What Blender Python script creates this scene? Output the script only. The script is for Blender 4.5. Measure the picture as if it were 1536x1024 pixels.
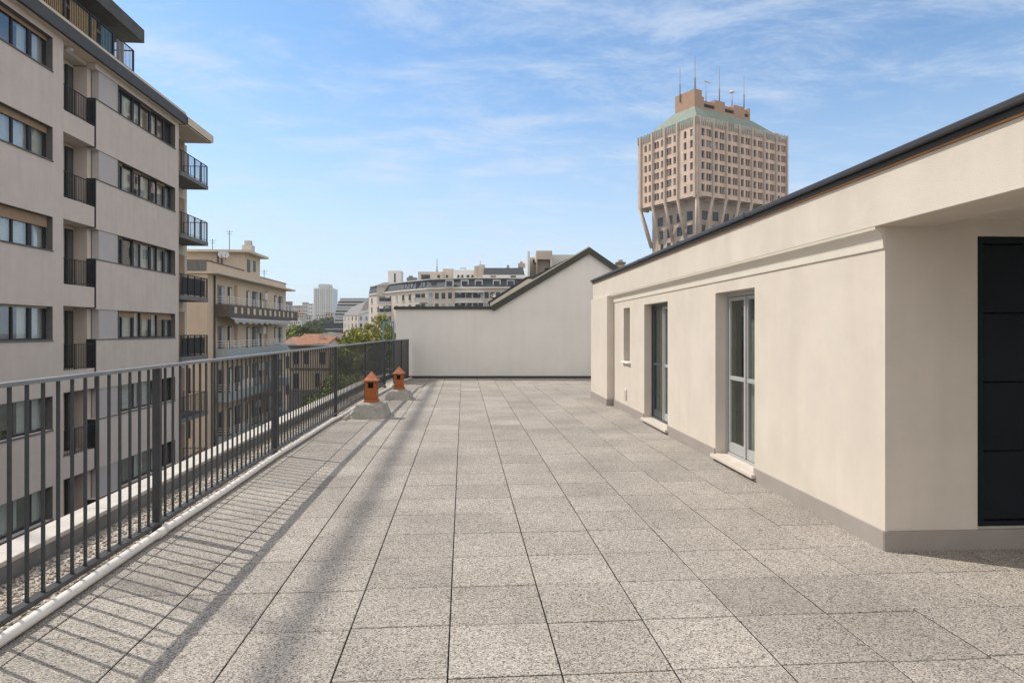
import bpy, math, random
from mathutils import Matrix, Vector
random.seed(7)
R = math.radians
S = bpy.context.scene
COL = S.collection
for o in list(bpy.data.objects): bpy.data.objects.remove(o)

# ------------------------------------------------------------------ camera
EYE = 1.5
YAW = math.atan2(73, 968)
CY, SY = math.cos(YAW), math.sin(YAW)
cd = bpy.data.cameras.new('camera'); cam = bpy.data.objects.new('camera', cd); COL.objects.link(cam)
cam.location = (0, 0, EYE); cam.rotation_euler = (R(90), 0, -YAW)
cd.sensor_width = 36; cd.lens = 36 * 968 / 1536; cd.shift_y = -16 / 1536
cd.clip_start = 0.05; cd.clip_end = 20000
S.camera = cam

# ------------------------------------------------------------------ sky, sun, exposure
SUN_EL, SUN_AZ = 49, 59            # degrees above horizon / degrees left of +Y
w = bpy.data.worlds.new('World'); S.world = w; w.use_nodes = True
nt = w.node_tree; nt.nodes.clear()
def N(t, k, **kw):
    n = t.nodes.new(k)
    for a, v in kw.items(): setattr(n, a, v)
    return n
sky = N(nt, 'ShaderNodeTexSky', sky_type='NISHITA', sun_disc=False, sun_elevation=R(SUN_EL), sun_rotation=R(-SUN_AZ),
        altitude=100, air_density=1.0, dust_density=0.6, ozone_density=2.0)
geo = N(nt, 'ShaderNodeTexCoord')
sep = N(nt, 'ShaderNodeSeparateXYZ'); nt.links.new(geo.outputs['Generated'], sep.inputs[0])
def M(t, op, a, b=None):
    n = N(t, 'ShaderNodeMath', operation=op)
    for i, x in enumerate((a, b)):
        if x is None: continue
        if isinstance(x, (int, float)): n.inputs[i].default_value = x
        else: t.links.new(x, n.inputs[i])
    return n.outputs[0]
zc = M(nt, 'MAXIMUM', M(nt, 'ADD', sep.outputs[2], 0.06), 0.02)
comb = N(nt, 'ShaderNodeCombineXYZ')
nt.links.new(M(nt, 'DIVIDE', sep.outputs[0], zc), comb.inputs[0]); nt.links.new(M(nt, 'DIVIDE', sep.outputs[1], zc), comb.inputs[1])
mp = N(nt, 'ShaderNodeMapping'); nt.links.new(comb.outputs[0], mp.inputs[0])
mp.inputs['Rotation'].default_value = (0, 0, R(-28)); mp.inputs['Scale'].default_value = (1.0, 1.6, 1)
mp.inputs['Location'].default_value = (3.1, 1.7, 0)
n1 = N(nt, 'ShaderNodeTexNoise'); nt.links.new(mp.outputs[0], n1.inputs['Vector'])
n1.inputs['Scale'].default_value = 1.9; n1.inputs['Detail'].default_value = 10; n1.inputs['Roughness'].default_value = 0.70; n1.inputs['Distortion'].default_value = 0.35
n2 = N(nt, 'ShaderNodeTexNoise'); nt.links.new(comb.outputs[0], n2.inputs['Vector'])
n2.inputs['Scale'].default_value = 0.55; n2.inputs['Detail'].default_value = 3
cl = N(nt, 'ShaderNodeMapRange', interpolation_type='SMOOTHSTEP')
nt.links.new(M(nt, 'ADD', M(nt, 'MULTIPLY', n1.outputs[0], 0.75), M(nt, 'MULTIPLY', n2.outputs[0], 0.35)), cl.inputs[0])
cl.inputs[1].default_value = 0.47; cl.inputs[2].default_value = 0.80; cl.inputs[3].default_value = 0; cl.inputs[4].default_value = 0.8
hz = N(nt, 'ShaderNodeMapRange', interpolation_type='SMOOTHSTEP'); nt.links.new(sep.outputs[2], hz.inputs[0])
hz.inputs[1].default_value = -0.02; hz.inputs[2].default_value = 0.42; hz.inputs[3].default_value = 0.78; hz.inputs[4].default_value = 0.0
mixh = N(nt, 'ShaderNodeMix', data_type='RGBA'); nt.links.new(hz.outputs[0], mixh.inputs[0]); 
tint = N(nt, 'ShaderNodeMix', data_type='RGBA', blend_type='MULTIPLY'); tint.inputs[0].default_value = 1; nt.links.new(sky.outputs[0], tint.inputs[6]); tint.inputs[7].default_value = (0.53, 0.68, 0.75, 1)
nt.links.new(tint.outputs[2], mixh.inputs[6])
mixh.inputs[7].default_value = (3.0, 3.5, 4.1, 1)
mixc = N(nt, 'ShaderNodeMix', data_type='RGBA'); nt.links.new(cl.outputs[0], mixc.inputs[0]); nt.links.new(mixh.outputs[2], mixc.inputs[6])
mixc.inputs[7].default_value = (3.1, 3.45, 4.0, 1)
# unseen bright cloud added behind and above the camera to fill shaded walls
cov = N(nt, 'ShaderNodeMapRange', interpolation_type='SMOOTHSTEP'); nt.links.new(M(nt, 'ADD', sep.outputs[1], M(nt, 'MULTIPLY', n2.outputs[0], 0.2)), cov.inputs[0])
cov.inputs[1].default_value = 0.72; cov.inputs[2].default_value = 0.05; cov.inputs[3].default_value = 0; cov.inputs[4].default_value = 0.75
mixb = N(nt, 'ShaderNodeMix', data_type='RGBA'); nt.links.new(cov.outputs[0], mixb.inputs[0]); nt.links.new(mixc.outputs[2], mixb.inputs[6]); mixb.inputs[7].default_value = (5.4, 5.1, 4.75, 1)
bg = N(nt, 'ShaderNodeBackground'); bg.inputs[1].default_value = 0.15
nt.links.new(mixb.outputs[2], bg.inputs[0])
wo = N(nt, 'ShaderNodeOutputWorld'); nt.links.new(bg.outputs[0], wo.inputs[0])

sd = bpy.data.lights.new('sun', 'SUN'); sun = bpy.data.objects.new('sun', sd); COL.objects.link(sun)
sd.energy = 2.7; sd.angle = R(0.45); sd.color = (1.0, 0.93, 0.83)
el, az = R(SUN_EL), R(SUN_AZ)
sdir = Vector((-math.sin(az) * math.cos(el), math.cos(az) * math.cos(el), math.sin(el)))
sun.rotation_euler = (-sdir).to_track_quat('-Z', 'Y').to_euler(); sun.location = (0, 0, 60)
S.view_settings.view_transform = 'Standard'; S.view_settings.look = 'None'
S.view_settings.exposure = 0.67; S.view_settings.gamma = 1
S.cycles.use_denoising = True
S.cycles.volume_bounces = 0; S.cycles.max_bounces = 8; S.cycles.transparent_max_bounces = 16

# ------------------------------------------------------------------ materials
def mat(name, col, rough=0.8, var=0.12, scale=6, bump=0.0, bscale=150, metal=0, spec=0.3, streak=0.0, col2=None):
    m = bpy.data.materials.new(name); m.use_nodes = True
    t = m.node_tree; b = t.nodes['Principled BSDF']
    b.inputs['Roughness'].default_value = rough; b.inputs['Metallic'].default_value = metal
    b.inputs['Specular IOR Level'].default_value = spec
    tc = N(t, 'ShaderNodeTexCoord')
    nz = N(t, 'ShaderNodeTexNoise'); t.links.new(tc.outputs['Object'], nz.inputs['Vector'])
    nz.inputs['Scale'].default_value = scale; nz.inputs['Detail'].default_value = 6; nz.inputs['Roughness'].default_value = 0.65
    mx = N(t, 'ShaderNodeMix', data_type='RGBA')
    a = [max(0, c * (1 - var)) for c in col]; c2 = col2 or [min(1, c * (1 + var)) for c in col]
    mr = N(t, 'ShaderNodeMapRange'); t.links.new(nz.outputs[0], mr.inputs[0]); mr.inputs[1].default_value = 0.3; mr.inputs[2].default_value = 0.7
    mx.inputs[6].default_value = (*a, 1); mx.inputs[7].default_value = (*c2, 1); t.links.new(mr.outputs[0], mx.inputs[0])
    out = mx.outputs[2]
    if streak:
        mpp = N(t, 'ShaderNodeMapping'); t.links.new(tc.outputs['Object'], mpp.inputs[0]); mpp.inputs['Scale'].default_value = (1.3, 1.3, 0.12)
        ns = N(t, 'ShaderNodeTexNoise'); t.links.new(mpp.outputs[0], ns.inputs['Vector']); ns.inputs['Scale'].default_value = 3; ns.inputs['Detail'].default_value = 7
        rs = N(t, 'ShaderNodeMapRange'); t.links.new(ns.outputs[0], rs.inputs[0]); rs.inputs[1].default_value = 0.42; rs.inputs[2].default_value = 0.75; rs.inputs[3].default_value = 0; rs.inputs[4].default_value = streak
        ms = N(t, 'ShaderNodeMix', data_type='RGBA'); t.links.new(rs.outputs[0], ms.inputs[0]); t.links.new(out, ms.inputs[6])
        ms.inputs[7].default_value = (col[0] * .55, col[1] * .52, col[2] * .5, 1); out = ms.outputs[2]
    t.links.new(out, b.inputs['Base Color'])
    if bump:
        nb = N(t, 'ShaderNodeTexNoise'); t.links.new(tc.outputs['Object'], nb.inputs['Vector']); nb.inputs['Scale'].default_value = bscale; nb.inputs['Detail'].default_value = 3
        bp = N(t, 'ShaderNodeBump'); t.links.new(nb.outputs[0], bp.inputs['Height']); bp.inputs['Strength'].default_value = bump; bp.inputs['Distance'].default_value = 0.01
        t.links.new(bp.outputs[0], b.inputs['Normal'])
    return m
def glass(name, tint=(0.85, 0.88, 0.87), f0=0.08, rough=0.01):
    m = bpy.data.materials.new(name); m.use_nodes = True; t = m.node_tree; t.nodes.clear()
    o = N(t, 'ShaderNodeOutputMaterial'); mx = N(t, 'ShaderNodeMixShader'); g = N(t, 'ShaderNodeNewGeometry')
    dt = N(t, 'ShaderNodeVectorMath', operation='DOT_PRODUCT'); t.links.new(g.outputs['Normal'], dt.inputs[0]); t.links.new(g.outputs['Incoming'], dt.inputs[1])
    k = M(t, 'POWER', M(t, 'SUBTRACT', 1.0, M(t, 'ABSOLUTE', dt.outputs['Value'])), 5.0)
    f = M(t, 'ADD', M(t, 'MULTIPLY', k, 1 - f0), f0)
    tr = N(t, 'ShaderNodeBsdfTransparent'); tr.inputs[0].default_value = (*tint, 1)
    gl = N(t, 'ShaderNodeBsdfGlossy'); gl.inputs['Roughness'].default_value = rough; gl.inputs[0].default_value = (0.92, 0.96, 1, 1)
    t.links.new(f, mx.inputs[0]); t.links.new(tr.outputs[0], mx.inputs[1]); t.links.new(gl.outputs[0], mx.inputs[2]); t.links.new(mx.outputs[0], o.inputs[0])
    return m
K = {}
K['stucco_house'] = mat('stucco_house', (0.605, 0.545, 0.475), 0.9, 0.06, 2, 0.28, 210, streak=0.13)
K['trim_house'] = mat('trim_house', (0.66, 0.61, 0.53), 0.8, 0.04, 3, 0.15, 60)
K['skirting'] = mat('skirting', (0.315, 0.28, 0.255), 0.7, 0.06, 4, 0.1, 40)
K['gutter'] = mat('gutter', (0.035, 0.036, 0.04), 0.45, 0.15, 5, spec=0.5)
K['copper'] = mat('copper', (0.42, 0.22, 0.10), 0.5, 0.2, 8)
K['alu'] = mat('alu', (0.37, 0.375, 0.37), 0.4, 0.06, 5, spec=0.5)
K['alu_dark'] = mat('alu_dark', (0.045, 0.055, 0.065), 0.4, 0.1, 5, spec=0.5)
K['door_dark'] = mat('door_dark', (0.008, 0.0115, 0.015), 0.5, 0.25, 2, spec=0.12)
K['marble'] = mat('marble', (0.60, 0.535, 0.465), 0.5, 0.12, 9, 0.05, 30)
K['white'] = mat('white', (0.78, 0.77, 0.74), 0.5, 0.06, 6)
K['glass'] = glass('glass', (0.85, 0.88, 0.88), 0.13); K['glass_house'] = glass('glass_house', (0.80, 0.84, 0.82), 0.05)
K['curtain'] = mat('curtain', (0.80, 0.78, 0.74), 0.9, 0.08, 5)
K['door_curtain'] = mat('door_curtain', (0.40, 0.385, 0.33), 0.9, 0.12, 4)
K['interior'] = mat('interior', (0.16, 0.15, 0.14), 0.9, 0.1, 3)
K['room'] = mat('room', (0.42, 0.40, 0.36), 0.9, 0.1, 2)
K['gable_wall'] = mat('gable_wall', (0.735, 0.71, 0.672), 0.92, 0.05, 0.8, 0.25, 90, streak=0.10)
K['olive'] = mat('olive', (0.05, 0.05, 0.038), 0.5, 0.15, 4, spec=0.4)
K['flash'] = mat('flash', (0.56, 0.51, 0.43), 0.5, 0.15, 5)
K['slate'] = mat('slate', (0.045, 0.05, 0.058), 0.7, 0.25, 4)
K['roof_grey'] = mat('roof_grey', (0.16, 0.15, 0.14), 0.7, 0.2, 3)
K['steel'] = mat('steel', (0.030, 0.032, 0.036), 0.45, 0.35, 9, 0.06, 30, spec=0.5)
K['rail_top'] = mat('rail_top', (0.17, 0.185, 0.205), 0.4, 0.12, 7, spec=0.5)
K['steel_blue'] = mat('steel_blue', (0.16, 0.28, 0.36), 0.5, 0.1, 7)
K['pipe'] = mat('pipe', (0.70, 0.67, 0.62), 0.45, 0.10, 9, spec=0.4)
K['coping'] = mat('coping', (0.50, 0.47, 0.43), 0.8, 0.12, 7, 0.2, 60, streak=0.2)
K['concrete'] = mat('concrete', (0.34, 0.325, 0.29), 0.9, 0.28, 9, 0.5, 60, streak=0.5)
K['concrete_dark'] = mat('concrete_dark', (0.19, 0.19, 0.19), 0.9, 0.2, 5, 0.3, 50, streak=0.3)
K['terracotta'] = mat('terracotta', (0.36, 0.115, 0.035), 0.8, 0.3, 14, 0.35, 70, streak=0.5)
K['terracotta_cap'] = mat('terracotta_cap', (0.39, 0.155, 0.085), 0.8, 0.3, 14, 0.35, 70)
K['black'] = mat('black', (0.01, 0.01, 0.01), 0.9, 0.1)
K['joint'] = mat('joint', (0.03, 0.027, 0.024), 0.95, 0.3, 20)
K['left_wall'] = mat('left_wall', (0.60, 0.525, 0.47), 0.92, 0.05, 1.2, 0.7, 26, streak=0.12)
K['left_panel'] = mat('left_panel', (0.47, 0.44, 0.43), 0.8, 0.03, 2)
K['left_pale'] = mat('left_pale', (0.60, 0.51, 0.42), 0.9, 0.05, 2)
K['soffit'] = mat('soffit', (0.68, 0.58, 0.47), 0.9, 0.06, 2)
K['frame_dark'] = mat('frame_dark', (0.028, 0.03, 0.035), 0.5, 0.15, 6)
K['shutter'] = mat('shutter', (0.34, 0.235, 0.155), 0.8, 0.08, 4)
K['shutter_pale'] = mat('shutter_pale', (0.55, 0.50, 0.44), 0.8, 0.06, 4)
K['sill'] = mat('sill', (0.13, 0.12, 0.115), 0.7, 0.15, 6)
K['fascia_dark'] = mat('fascia_dark', (0.075, 0.072, 0.07), 0.6, 0.15, 4)
K['attic_roof'] = mat('attic_roof', (0.10, 0.10, 0.095), 0.8, 0.25, 2, streak=0.3)
K['bamboo'] = mat('bamboo', (0.42, 0.29, 0.15), 0.85, 0.3, 14)
K['beige'] = mat('beige', (0.62, 0.505, 0.385), 0.9, 0.07, 1.0, 0.3, 30, streak=0.16)
K['beige_trim'] = mat('beige_trim', (0.62, 0.54, 0.43), 0.85, 0.08, 2)
K['balcony_grey'] = mat('balcony_grey', (0.36, 0.41, 0.42), 0.7, 0.08, 2, streak=0.15)
K['balcony_dark'] = mat('balcony_dark', (0.125, 0.105, 0.095), 0.8, 0.25, 3)
K['awning'] = mat('awning', (0.42, 0.41, 0.40), 0.85, 0.15, 5)
K['city_beige'] = mat('city_beige', (0.56, 0.49, 0.41), 0.9, 0.07, 0.3, streak=0.15)
K['city_grey'] = mat('city_grey', (0.52, 0.50, 0.48), 0.9, 0.07, 0.3, streak=0.15)
K['city_white'] = mat('city_white', (0.70, 0.68, 0.65), 0.85, 0.06, 0.3, streak=0.1)
K['city_tan'] = mat('city_tan', (0.50, 0.40, 0.30), 0.9, 0.1, 0.3)
K['pane_far'] = mat('pane_far', (0.028, 0.037, 0.052), 0.3, 0.6, 0.7, spec=0.3)
K['pane_far_light'] = mat('pane_far_light', (0.26, 0.31, 0.37), 0.25, 0.35, 0.5, spec=0.6)
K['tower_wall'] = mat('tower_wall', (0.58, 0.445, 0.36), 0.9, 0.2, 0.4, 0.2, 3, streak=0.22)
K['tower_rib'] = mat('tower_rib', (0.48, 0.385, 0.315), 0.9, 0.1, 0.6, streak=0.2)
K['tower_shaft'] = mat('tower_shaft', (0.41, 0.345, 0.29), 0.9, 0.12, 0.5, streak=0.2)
K['tower_block'] = mat('tower_block', (0.36, 0.225, 0.15), 0.9, 0.1, 0.5)
K['verdigris'] = mat('verdigris', (0.23, 0.26, 0.21), 0.7, 0.3, 0.5, col2=(0.21, 0.28, 0.23), streak=0.6)
K['copper_green'] = mat('copper_green', (0.17, 0.36, 0.29), 0.6, 0.2, 1.5)
K['shutter_tan'] = mat('shutter_tan', (0.40, 0.35, 0.31), 0.8, 0.2, 1)
K['roof_tile'] = mat('roof_tile', (0.26, 0.125, 0.07), 0.9, 0.35, 2.5, 0.5, 8)
K['ground'] = mat('ground', (0.12, 0.12, 0.105), 0.95, 0.3, 0.05)
K['asphalt'] = mat('asphalt', (0.055, 0.055, 0.055), 0.9, 0.2, 2)
K['leaf_green'] = mat('leaf_green', (0.22, 0.26, 0.05), 0.75, 0.45, 1.2)
K['leaf_yellow'] = mat('leaf_yellow', (0.28, 0.275, 0.06), 0.75, 0.4, 1.2)
K['leaf_dark'] = mat('leaf_dark', (0.10, 0.135, 0.045), 0.8, 0.4, 1.0)
K['bark'] = mat('bark', (0.09, 0.07, 0.05), 0.95, 0.3, 10)
K['satellite'] = mat('satellite', (0.62, 0.62, 0.62), 0.5, 0.08, 5)

def tile_material():
    m = bpy.data.materials.new('terrace_tile'); m.use_nodes = True; t = m.node_tree; b = t.nodes['Principled BSDF']
    b.inputs['Roughness'].default_value = 0.88; b.inputs['Specular IOR Level'].default_value = 0.25
    tc = N(t, 'ShaderNodeTexCoord'); O = tc.outputs['Object']
    v = N(t, 'ShaderNodeTexVoronoi'); v.inputs['Scale'].default_value = 165; t.links.new(O, v.inputs['Vector'])
    rp = N(t, 'ShaderNodeValToRGB'); sp = N(t, 'ShaderNodeSeparateColor'); t.links.new(v.outputs['Color'], sp.inputs[0]); t.links.new(sp.outputs[0], rp.inputs[0])
    e = rp.color_ramp.elements; e[0].position = 0.0; e[0].color = (0.09, 0.08, 0.07, 1); e[1].position = 1; e[1].color = (0.66, 0.60, 0.54, 1)
    for p, c in ((0.22, (0.27, 0.245, 0.22, 1)), (0.5, (0.44, 0.40, 0.352, 1)), (0.8, (0.53, 0.485, 0.425, 1))):
        q = rp.color_ramp.elements.new(p); q.color = c
    n = N(t, 'ShaderNodeTexNoise'); n.inputs['Scale'].default_value = 1.1; n.inputs['Detail'].default_value = 5; t.links.new(O, n.inputs['Vector'])
    nn = N(t, 'ShaderNodeTexNoise'); nn.inputs['Scale'].default_value = 26; nn.inputs['Detail'].default_value = 5; nn.inputs['Roughness'].default_value = 0.7; t.links.new(O, nn.inputs['Vector'])
    at = N(t, 'ShaderNodeAttribute', attribute_name='tone')
    f = M(t, 'MULTIPLY', at.outputs['Fac'], M(t, 'ADD', M(t, 'MULTIPLY', n.outputs[0], 0.5), M(t, 'ADD', M(t, 'MULTIPLY', nn.outputs[0], 0.32), 0.345)))
    mm = N(t, 'ShaderNodeVectorMath', operation='SCALE'); t.links.new(rp.outputs[0], mm.inputs[0]); t.links.new(f, mm.inputs['Scale'])
    # soft dark stains
    n3 = N(t, 'ShaderNodeTexNoise'); n3.inputs['Scale'].default_value = 0.9; n3.inputs['Detail'].default_value = 8; n3.inputs['Roughness'].default_value = 0.7; t.links.new(O, n3.inputs['Vector'])
    r3 = N(t, 'ShaderNodeMapRange'); t.links.new(n3.outputs[0], r3.inputs[0]); r3.inputs[1].default_value = 0.53; r3.inputs[2].default_value = 0.72; r3.inputs[3].default_value = 0; r3.inputs[4].default_value = 0.42
    ms = N(t, 'ShaderNodeMix', data_type='RGBA'); t.links.new(r3.outputs[0], ms.inputs[0]); t.links.new(mm.outputs[0], ms.inputs[6]); ms.inputs[7].default_value = (0.19, 0.17, 0.145, 1)
    t.links.new(ms.outputs[2], b.inputs['Base Color'])
    bp = N(t, 'ShaderNodeBump'); bp.inputs['Strength'].default_value = 0.6; bp.inputs['Distance'].default_value = 0.004
    t.links.new(M(t, 'ADD', v.outputs['Distance'], nn.outputs[0]), bp.inputs['Height']); t.links.new(bp.outputs[0], b.inputs['Normal'])
    return m
K['tile'] = tile_material()
def gravel_material():
    m = mat('gravel', (0.42, 0.37, 0.32), 0.95, 0.3, 60)
    t = m.node_tree; b = t.nodes['Principled BSDF']; tc = N(t, 'ShaderNodeTexCoord')
    v = N(t, 'ShaderNodeTexVoronoi'); v.inputs['Scale'].default_value = 55; t.links.new(tc.outputs['Object'], v.inputs['Vector'])
    bp = N(t, 'ShaderNodeBump'); bp.inputs['Strength'].default_value = 1; bp.inputs['Distance'].default_value = 0.015; bp.invert = True
    t.links.new(v.outputs['Distance'], bp.inputs['Height']); t.links.new(bp.outputs[0], b.inputs['Normal'])
    sp = N(t, 'ShaderNodeSeparateColor'); t.links.new(v.outputs['Color'], sp.inputs[0])
    rp = N(t, 'ShaderNodeValToRGB'); t.links.new(sp.outputs[0], rp.inputs[0])
    rp.color_ramp.elements[0].color = (0.22, 0.19, 0.16, 1); rp.color_ramp.elements[1].color = (0.60, 0.55, 0.48, 1)
    t.links.new(rp.outputs[0], b.inputs['Base Color'])
    return m
K['gravel'] = gravel_material()
K['pebble'] = mat('pebble', (0.45, 0.40, 0.345), 0.9, 0.45, 35)

# ------------------------------------------------------------------ mesh helpers
def world_of(o):
    m = Matrix.Identity(4)
    while o is not None:
        m = o.matrix_basis @ m; o = o.parent
    return m
class MB:
    def __init__(s): s.v = []; s.f = []; s.sm = []
    def add(s, vs, fs, smooth=False):
        n = len(s.v); s.v += [tuple(p) for p in vs]; s.f += [tuple(n + i for i in f) for f in fs]; s.sm += [smooth] * len(fs); return s
    def box(s, x0, x1, y0, y1, z0, z1):
        x0, x1 = min(x0, x1), max(x0, x1); y0, y1 = min(y0, y1), max(y0, y1); z0, z1 = min(z0, z1), max(z0, z1)
        return s.add([(x0,y0,z0),(x1,y0,z0),(x1,y1,z0),(x0,y1,z0),(x0,y0,z1),(x1,y0,z1),(x1,y1,z1),(x0,y1,z1)],
              [(3,2,1,0),(4,5,6,7),(0,1,5,4),(1,2,6,5),(2,3,7,6),(3,0,4,7)])
    def obox(s, p, ax, ay, lx, ly, lz):     # oriented box from corner p along unit axes ax, ay (2d), up z
        ax = Vector((*ax, 0)); ay = Vector((*ay, 0)); p = Vector(p); u = Vector((0, 0, lz)); a = ax * lx; b = ay * ly
        return s.add([p, p+a, p+a+b, p+b, p+u, p+a+u, p+a+b+u, p+b+u], [(3,2,1,0),(4,5,6,7),(0,1,5,4),(1,2,6,5),(2,3,7,6),(3,0,4,7)])
    def bar(s, p, q, wx, wy):               # rectangular bar from p to q
        p, q = Vector(p), Vector(q); d = (q - p).normalized()
        a = d.cross(Vector((0, 0, 1)));
        if a.length < 1e-4: a = Vector((1, 0, 0))
        a.normalize(); b = a.cross(d).normalized(); a = a * wx / 2; b = b * wy / 2
        vs = [p-a-b, p+a-b, p+a+b, p-a+b, q-a-b, q+a-b, q+a+b, q-a+b]
        return s.add(vs, [(0,1,2,3),(7,6,5,4),(0,4,5,1),(1,5,6,2),(2,6,7,3),(3,7,4,0)])
    def tube(s, pts, r, n=10, cap=True):
        pts = [Vector(p) for p in pts]; rs = r if isinstance(r, (list, tuple)) else [r] * len(pts); vs = []; fs = []
        for i, p in enumerate(pts):
            d = (pts[min(i+1, len(pts)-1)] - pts[max(i-1, 0)]).normalized()
            a = d.cross(Vector((0, 0, 1)))
            if a.length < 0.05: a = d.cross(Vector((0, 1, 0)))
            a.normalize(); b = a.cross(d).normalized()
            for k in range(n):
                t = 2 * math.pi * k / n; vs.append(p + (a * math.cos(t) + b * math.sin(t)) * rs[i])
        for i in range(len(pts) - 1):
            for k in range(n): fs.append((i*n+k, i*n+(k+1)%n, (i+1)*n+(k+1)%n, (i+1)*n+k))
        s.add(vs, fs, True)
        if cap:
            m = len(s.v) - len(vs); s.f.append(tuple(m + k for k in range(n))[::-1]); s.f.append(tuple(m + (len(pts)-1)*n + k for k in range(n))); s.sm += [False, False]
        return s
    def prism(s, poly, p0, ax, depth_vec):  # poly [(a,z)] in the vertical plane p0 + a*ax, pushed along depth_vec
        p0 = Vector(p0); ax = Vector(ax); dv = Vector(depth_vec); n = len(poly)
        f = [p0 + ax * a + Vector((0, 0, z)) for a, z in poly]; bk = [q + dv for q in f]
        return s.add(f + bk, [tuple(range(n)), tuple(range(2*n-1, n-1, -1))] + [(i, i+n, (i+1)%n+n, (i+1)%n) for i in range(n)])
    def plan(s, poly, z0, z1, sc=None):     # extruded plan polygon; sc = (centre, factor) shrinks the top
        n = len(poly); top = poly if not sc else [(sc[0][0] + (x - sc[0][0]) * sc[1], sc[0][1] + (y - sc[0][1]) * sc[1]) for x, y in poly]
        return s.add([(x, y, z0) for x, y in poly] + [(x, y, z1) for x, y in top],
                     [tuple(range(n))[::-1], tuple(range(n, 2*n))] + [(i, (i+1)%n, (i+1)%n+n, i+n) for i in range(n)])
    def build(s, name, m, parent=None, local=False):
        me = bpy.data.meshes.new(name); vs = s.v
        if parent is not None and not local:
            iv = world_of(parent).inverted(); vs = [iv @ Vector(p) for p in vs]
        me.from_pydata([tuple(p) for p in vs], [], s.f); me.update()
        for p, q in zip(me.polygons, s.sm): p.use_smooth = q
        me.materials.append(K[m] if isinstance(m, str) else m)
        o = bpy.data.objects.new(name, me); COL.objects.link(o)
        if parent is not None: o.parent = parent
        return o
def fix_normals(o):
    import bmesh
    bm = bmesh.new(); bm.from_mesh(o.data); bmesh.ops.recalc_face_normals(bm, faces=bm.faces); bm.to_mesh(o.data); bm.free(); return o
def bevel(o, wdt, seg=2):
    md = o.modifiers.new('bevel', 'BEVEL'); md.width = wdt; md.segments = seg; md.limit_method = 'ANGLE'; return o
def tag(o, label, cat, group=None, kind=None):
    o['label'] = label; o['category'] = cat
    if group: o['group'] = group
    if kind: o['kind'] = kind
    return o
def structure(o): o['kind'] = 'structure'; return o
def thing(name, label, cat, loc=(0, 0, 0), rz=0, group=None):
    o = bpy.data.objects.new(name, None); COL.objects.link(o); o.location = loc; o.rotation_euler = (0, 0, rz); o.empty_display_size = 0.2
    return tag(o, label, cat, group)
def inst(src, parent, loc, rz=0, name=None):
    c = src.copy(); COL.objects.link(c); c.parent = parent; c.location = loc; c.rotation_euler = (0, 0, rz)
    if name: c.name = name
    return c
def at(u, d, v=None):       # a spot of the real place: bearing u, d metres ahead, height from v
    x = (u - 768) / 968 * d
    p = (x * CY + d * SY, -x * SY + d * CY)
    return p if v is None else (*p, EYE + (496 - v) / 968 * d)
def zat(v, d): return EYE + (496 - v) / 968 * d
RX, FW = (CY, -SY), (SY, CY)
GZ = -13.0

# ------------------------------------------------------------------ the ground and the roof slab under the terrace
g = MB().add([(-2500, -600, GZ), (2500, -600, GZ), (2500, 3200, GZ), (-2500, 3200, GZ)], [(0, 1, 2, 3)]).build('ground', 'ground'); structure(g)
st = MB().add([(-12.2, -30, GZ + .004), (-4.5, -30, GZ + .004), (-4.5, 75, GZ + .004), (-12.2, 75, GZ + .004)], [(0, 1, 2, 3)]).build('street', 'asphalt'); structure(st)
pv = MB().box(-13.4, -12.2, -30, 75, GZ - .1, GZ + .13).box(-4.5, -3.1, -30, 75, GZ - .1, GZ + .13).build('pavement', 'coping'); structure(pv)

def px(Y):                  # the railing line in plan
    P = [(-8, -2.29), (8, -2.27), (11.4, -2.21), (17.45, -2.10), (20.4, -1.72)]
    for (a, xa), (b, xb) in zip(P, P[1:]):
        if Y <= b: return xa + (xb - xa) * (Y - a) / (b - a)
    return P[-1][1]
slab = MB().plan([(-2.95, -8), (9.0, -8), (9.0, 20.2), (-2.75, 20.95)], GZ, -0.055).build('building_below', 'concrete_dark')
tag(slab, 'grey apartment block that carries the paved roof terrace', 'building'); slab.name = 'terrace_building'

# terrace paving
tb = MB(); tones = []
X0, TW = -0.0676, 0.4985; jit = random.Random(3)
for i in range(-5, 18):
    xa, xb = X0 + TW * i, X0 + TW * (i + 1)
    yo = jit.uniform(-.012, .012)
    for j in range(-20, 36):
        ya, yb = 2.80 + .5 * j + yo, 3.30 + .5 * j + yo
        if ya > 20.5: continue
        gx, gy = .0031, jit.choice((.0020, .0027, .0036))
        a, b = xa + gx, xb - gx; c, d = ya + gy, yb - gy
        lim = px((ya + yb) / 2) + 0.03
        if b < lim + .02: continue
        a = max(a, lim)
        if xa < 2.6 and False: pass
        z = jit.uniform(-.0012, .0012); e = .003
        tb.add([(a, c, z-e), (b, c, z-e), (b, d, z-e), (a, d, z-e), (a+e, c+e, z), (b-e, c+e, z), (b-e, d-e, z), (a+e, d-e, z),
                (a, c, -.03), (b, c, -.03), (b, d, -.03), (a, d, -.03)],
               [(4,5,6,7),(0,1,5,4),(1,2,6,5),(2,3,7,6),(3,0,4,7),(8,9,1,0),(9,10,2,1),(10,11,3,2),(11,8,0,3)])
        t = jit.gauss(1, .055) * (jit.uniform(.84, .93) if jit.random() < .05 else 1); tones += [t] * 9
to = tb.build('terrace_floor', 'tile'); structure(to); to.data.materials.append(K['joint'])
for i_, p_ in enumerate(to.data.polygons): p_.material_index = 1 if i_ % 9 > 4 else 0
fa = to.data.attributes.new('tone', 'FLOAT', 'FACE'); fa.data.foreach_set('value', tones)
jb = MB().add([(-2.7, -8, -.012), (9, -8, -.012), (9, 20.2, -.012), (-2.5, 20.9, -.012)], [(0,1,2,3)]).build('terrace_joint_bed', 'joint'); structure(jb)

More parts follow.
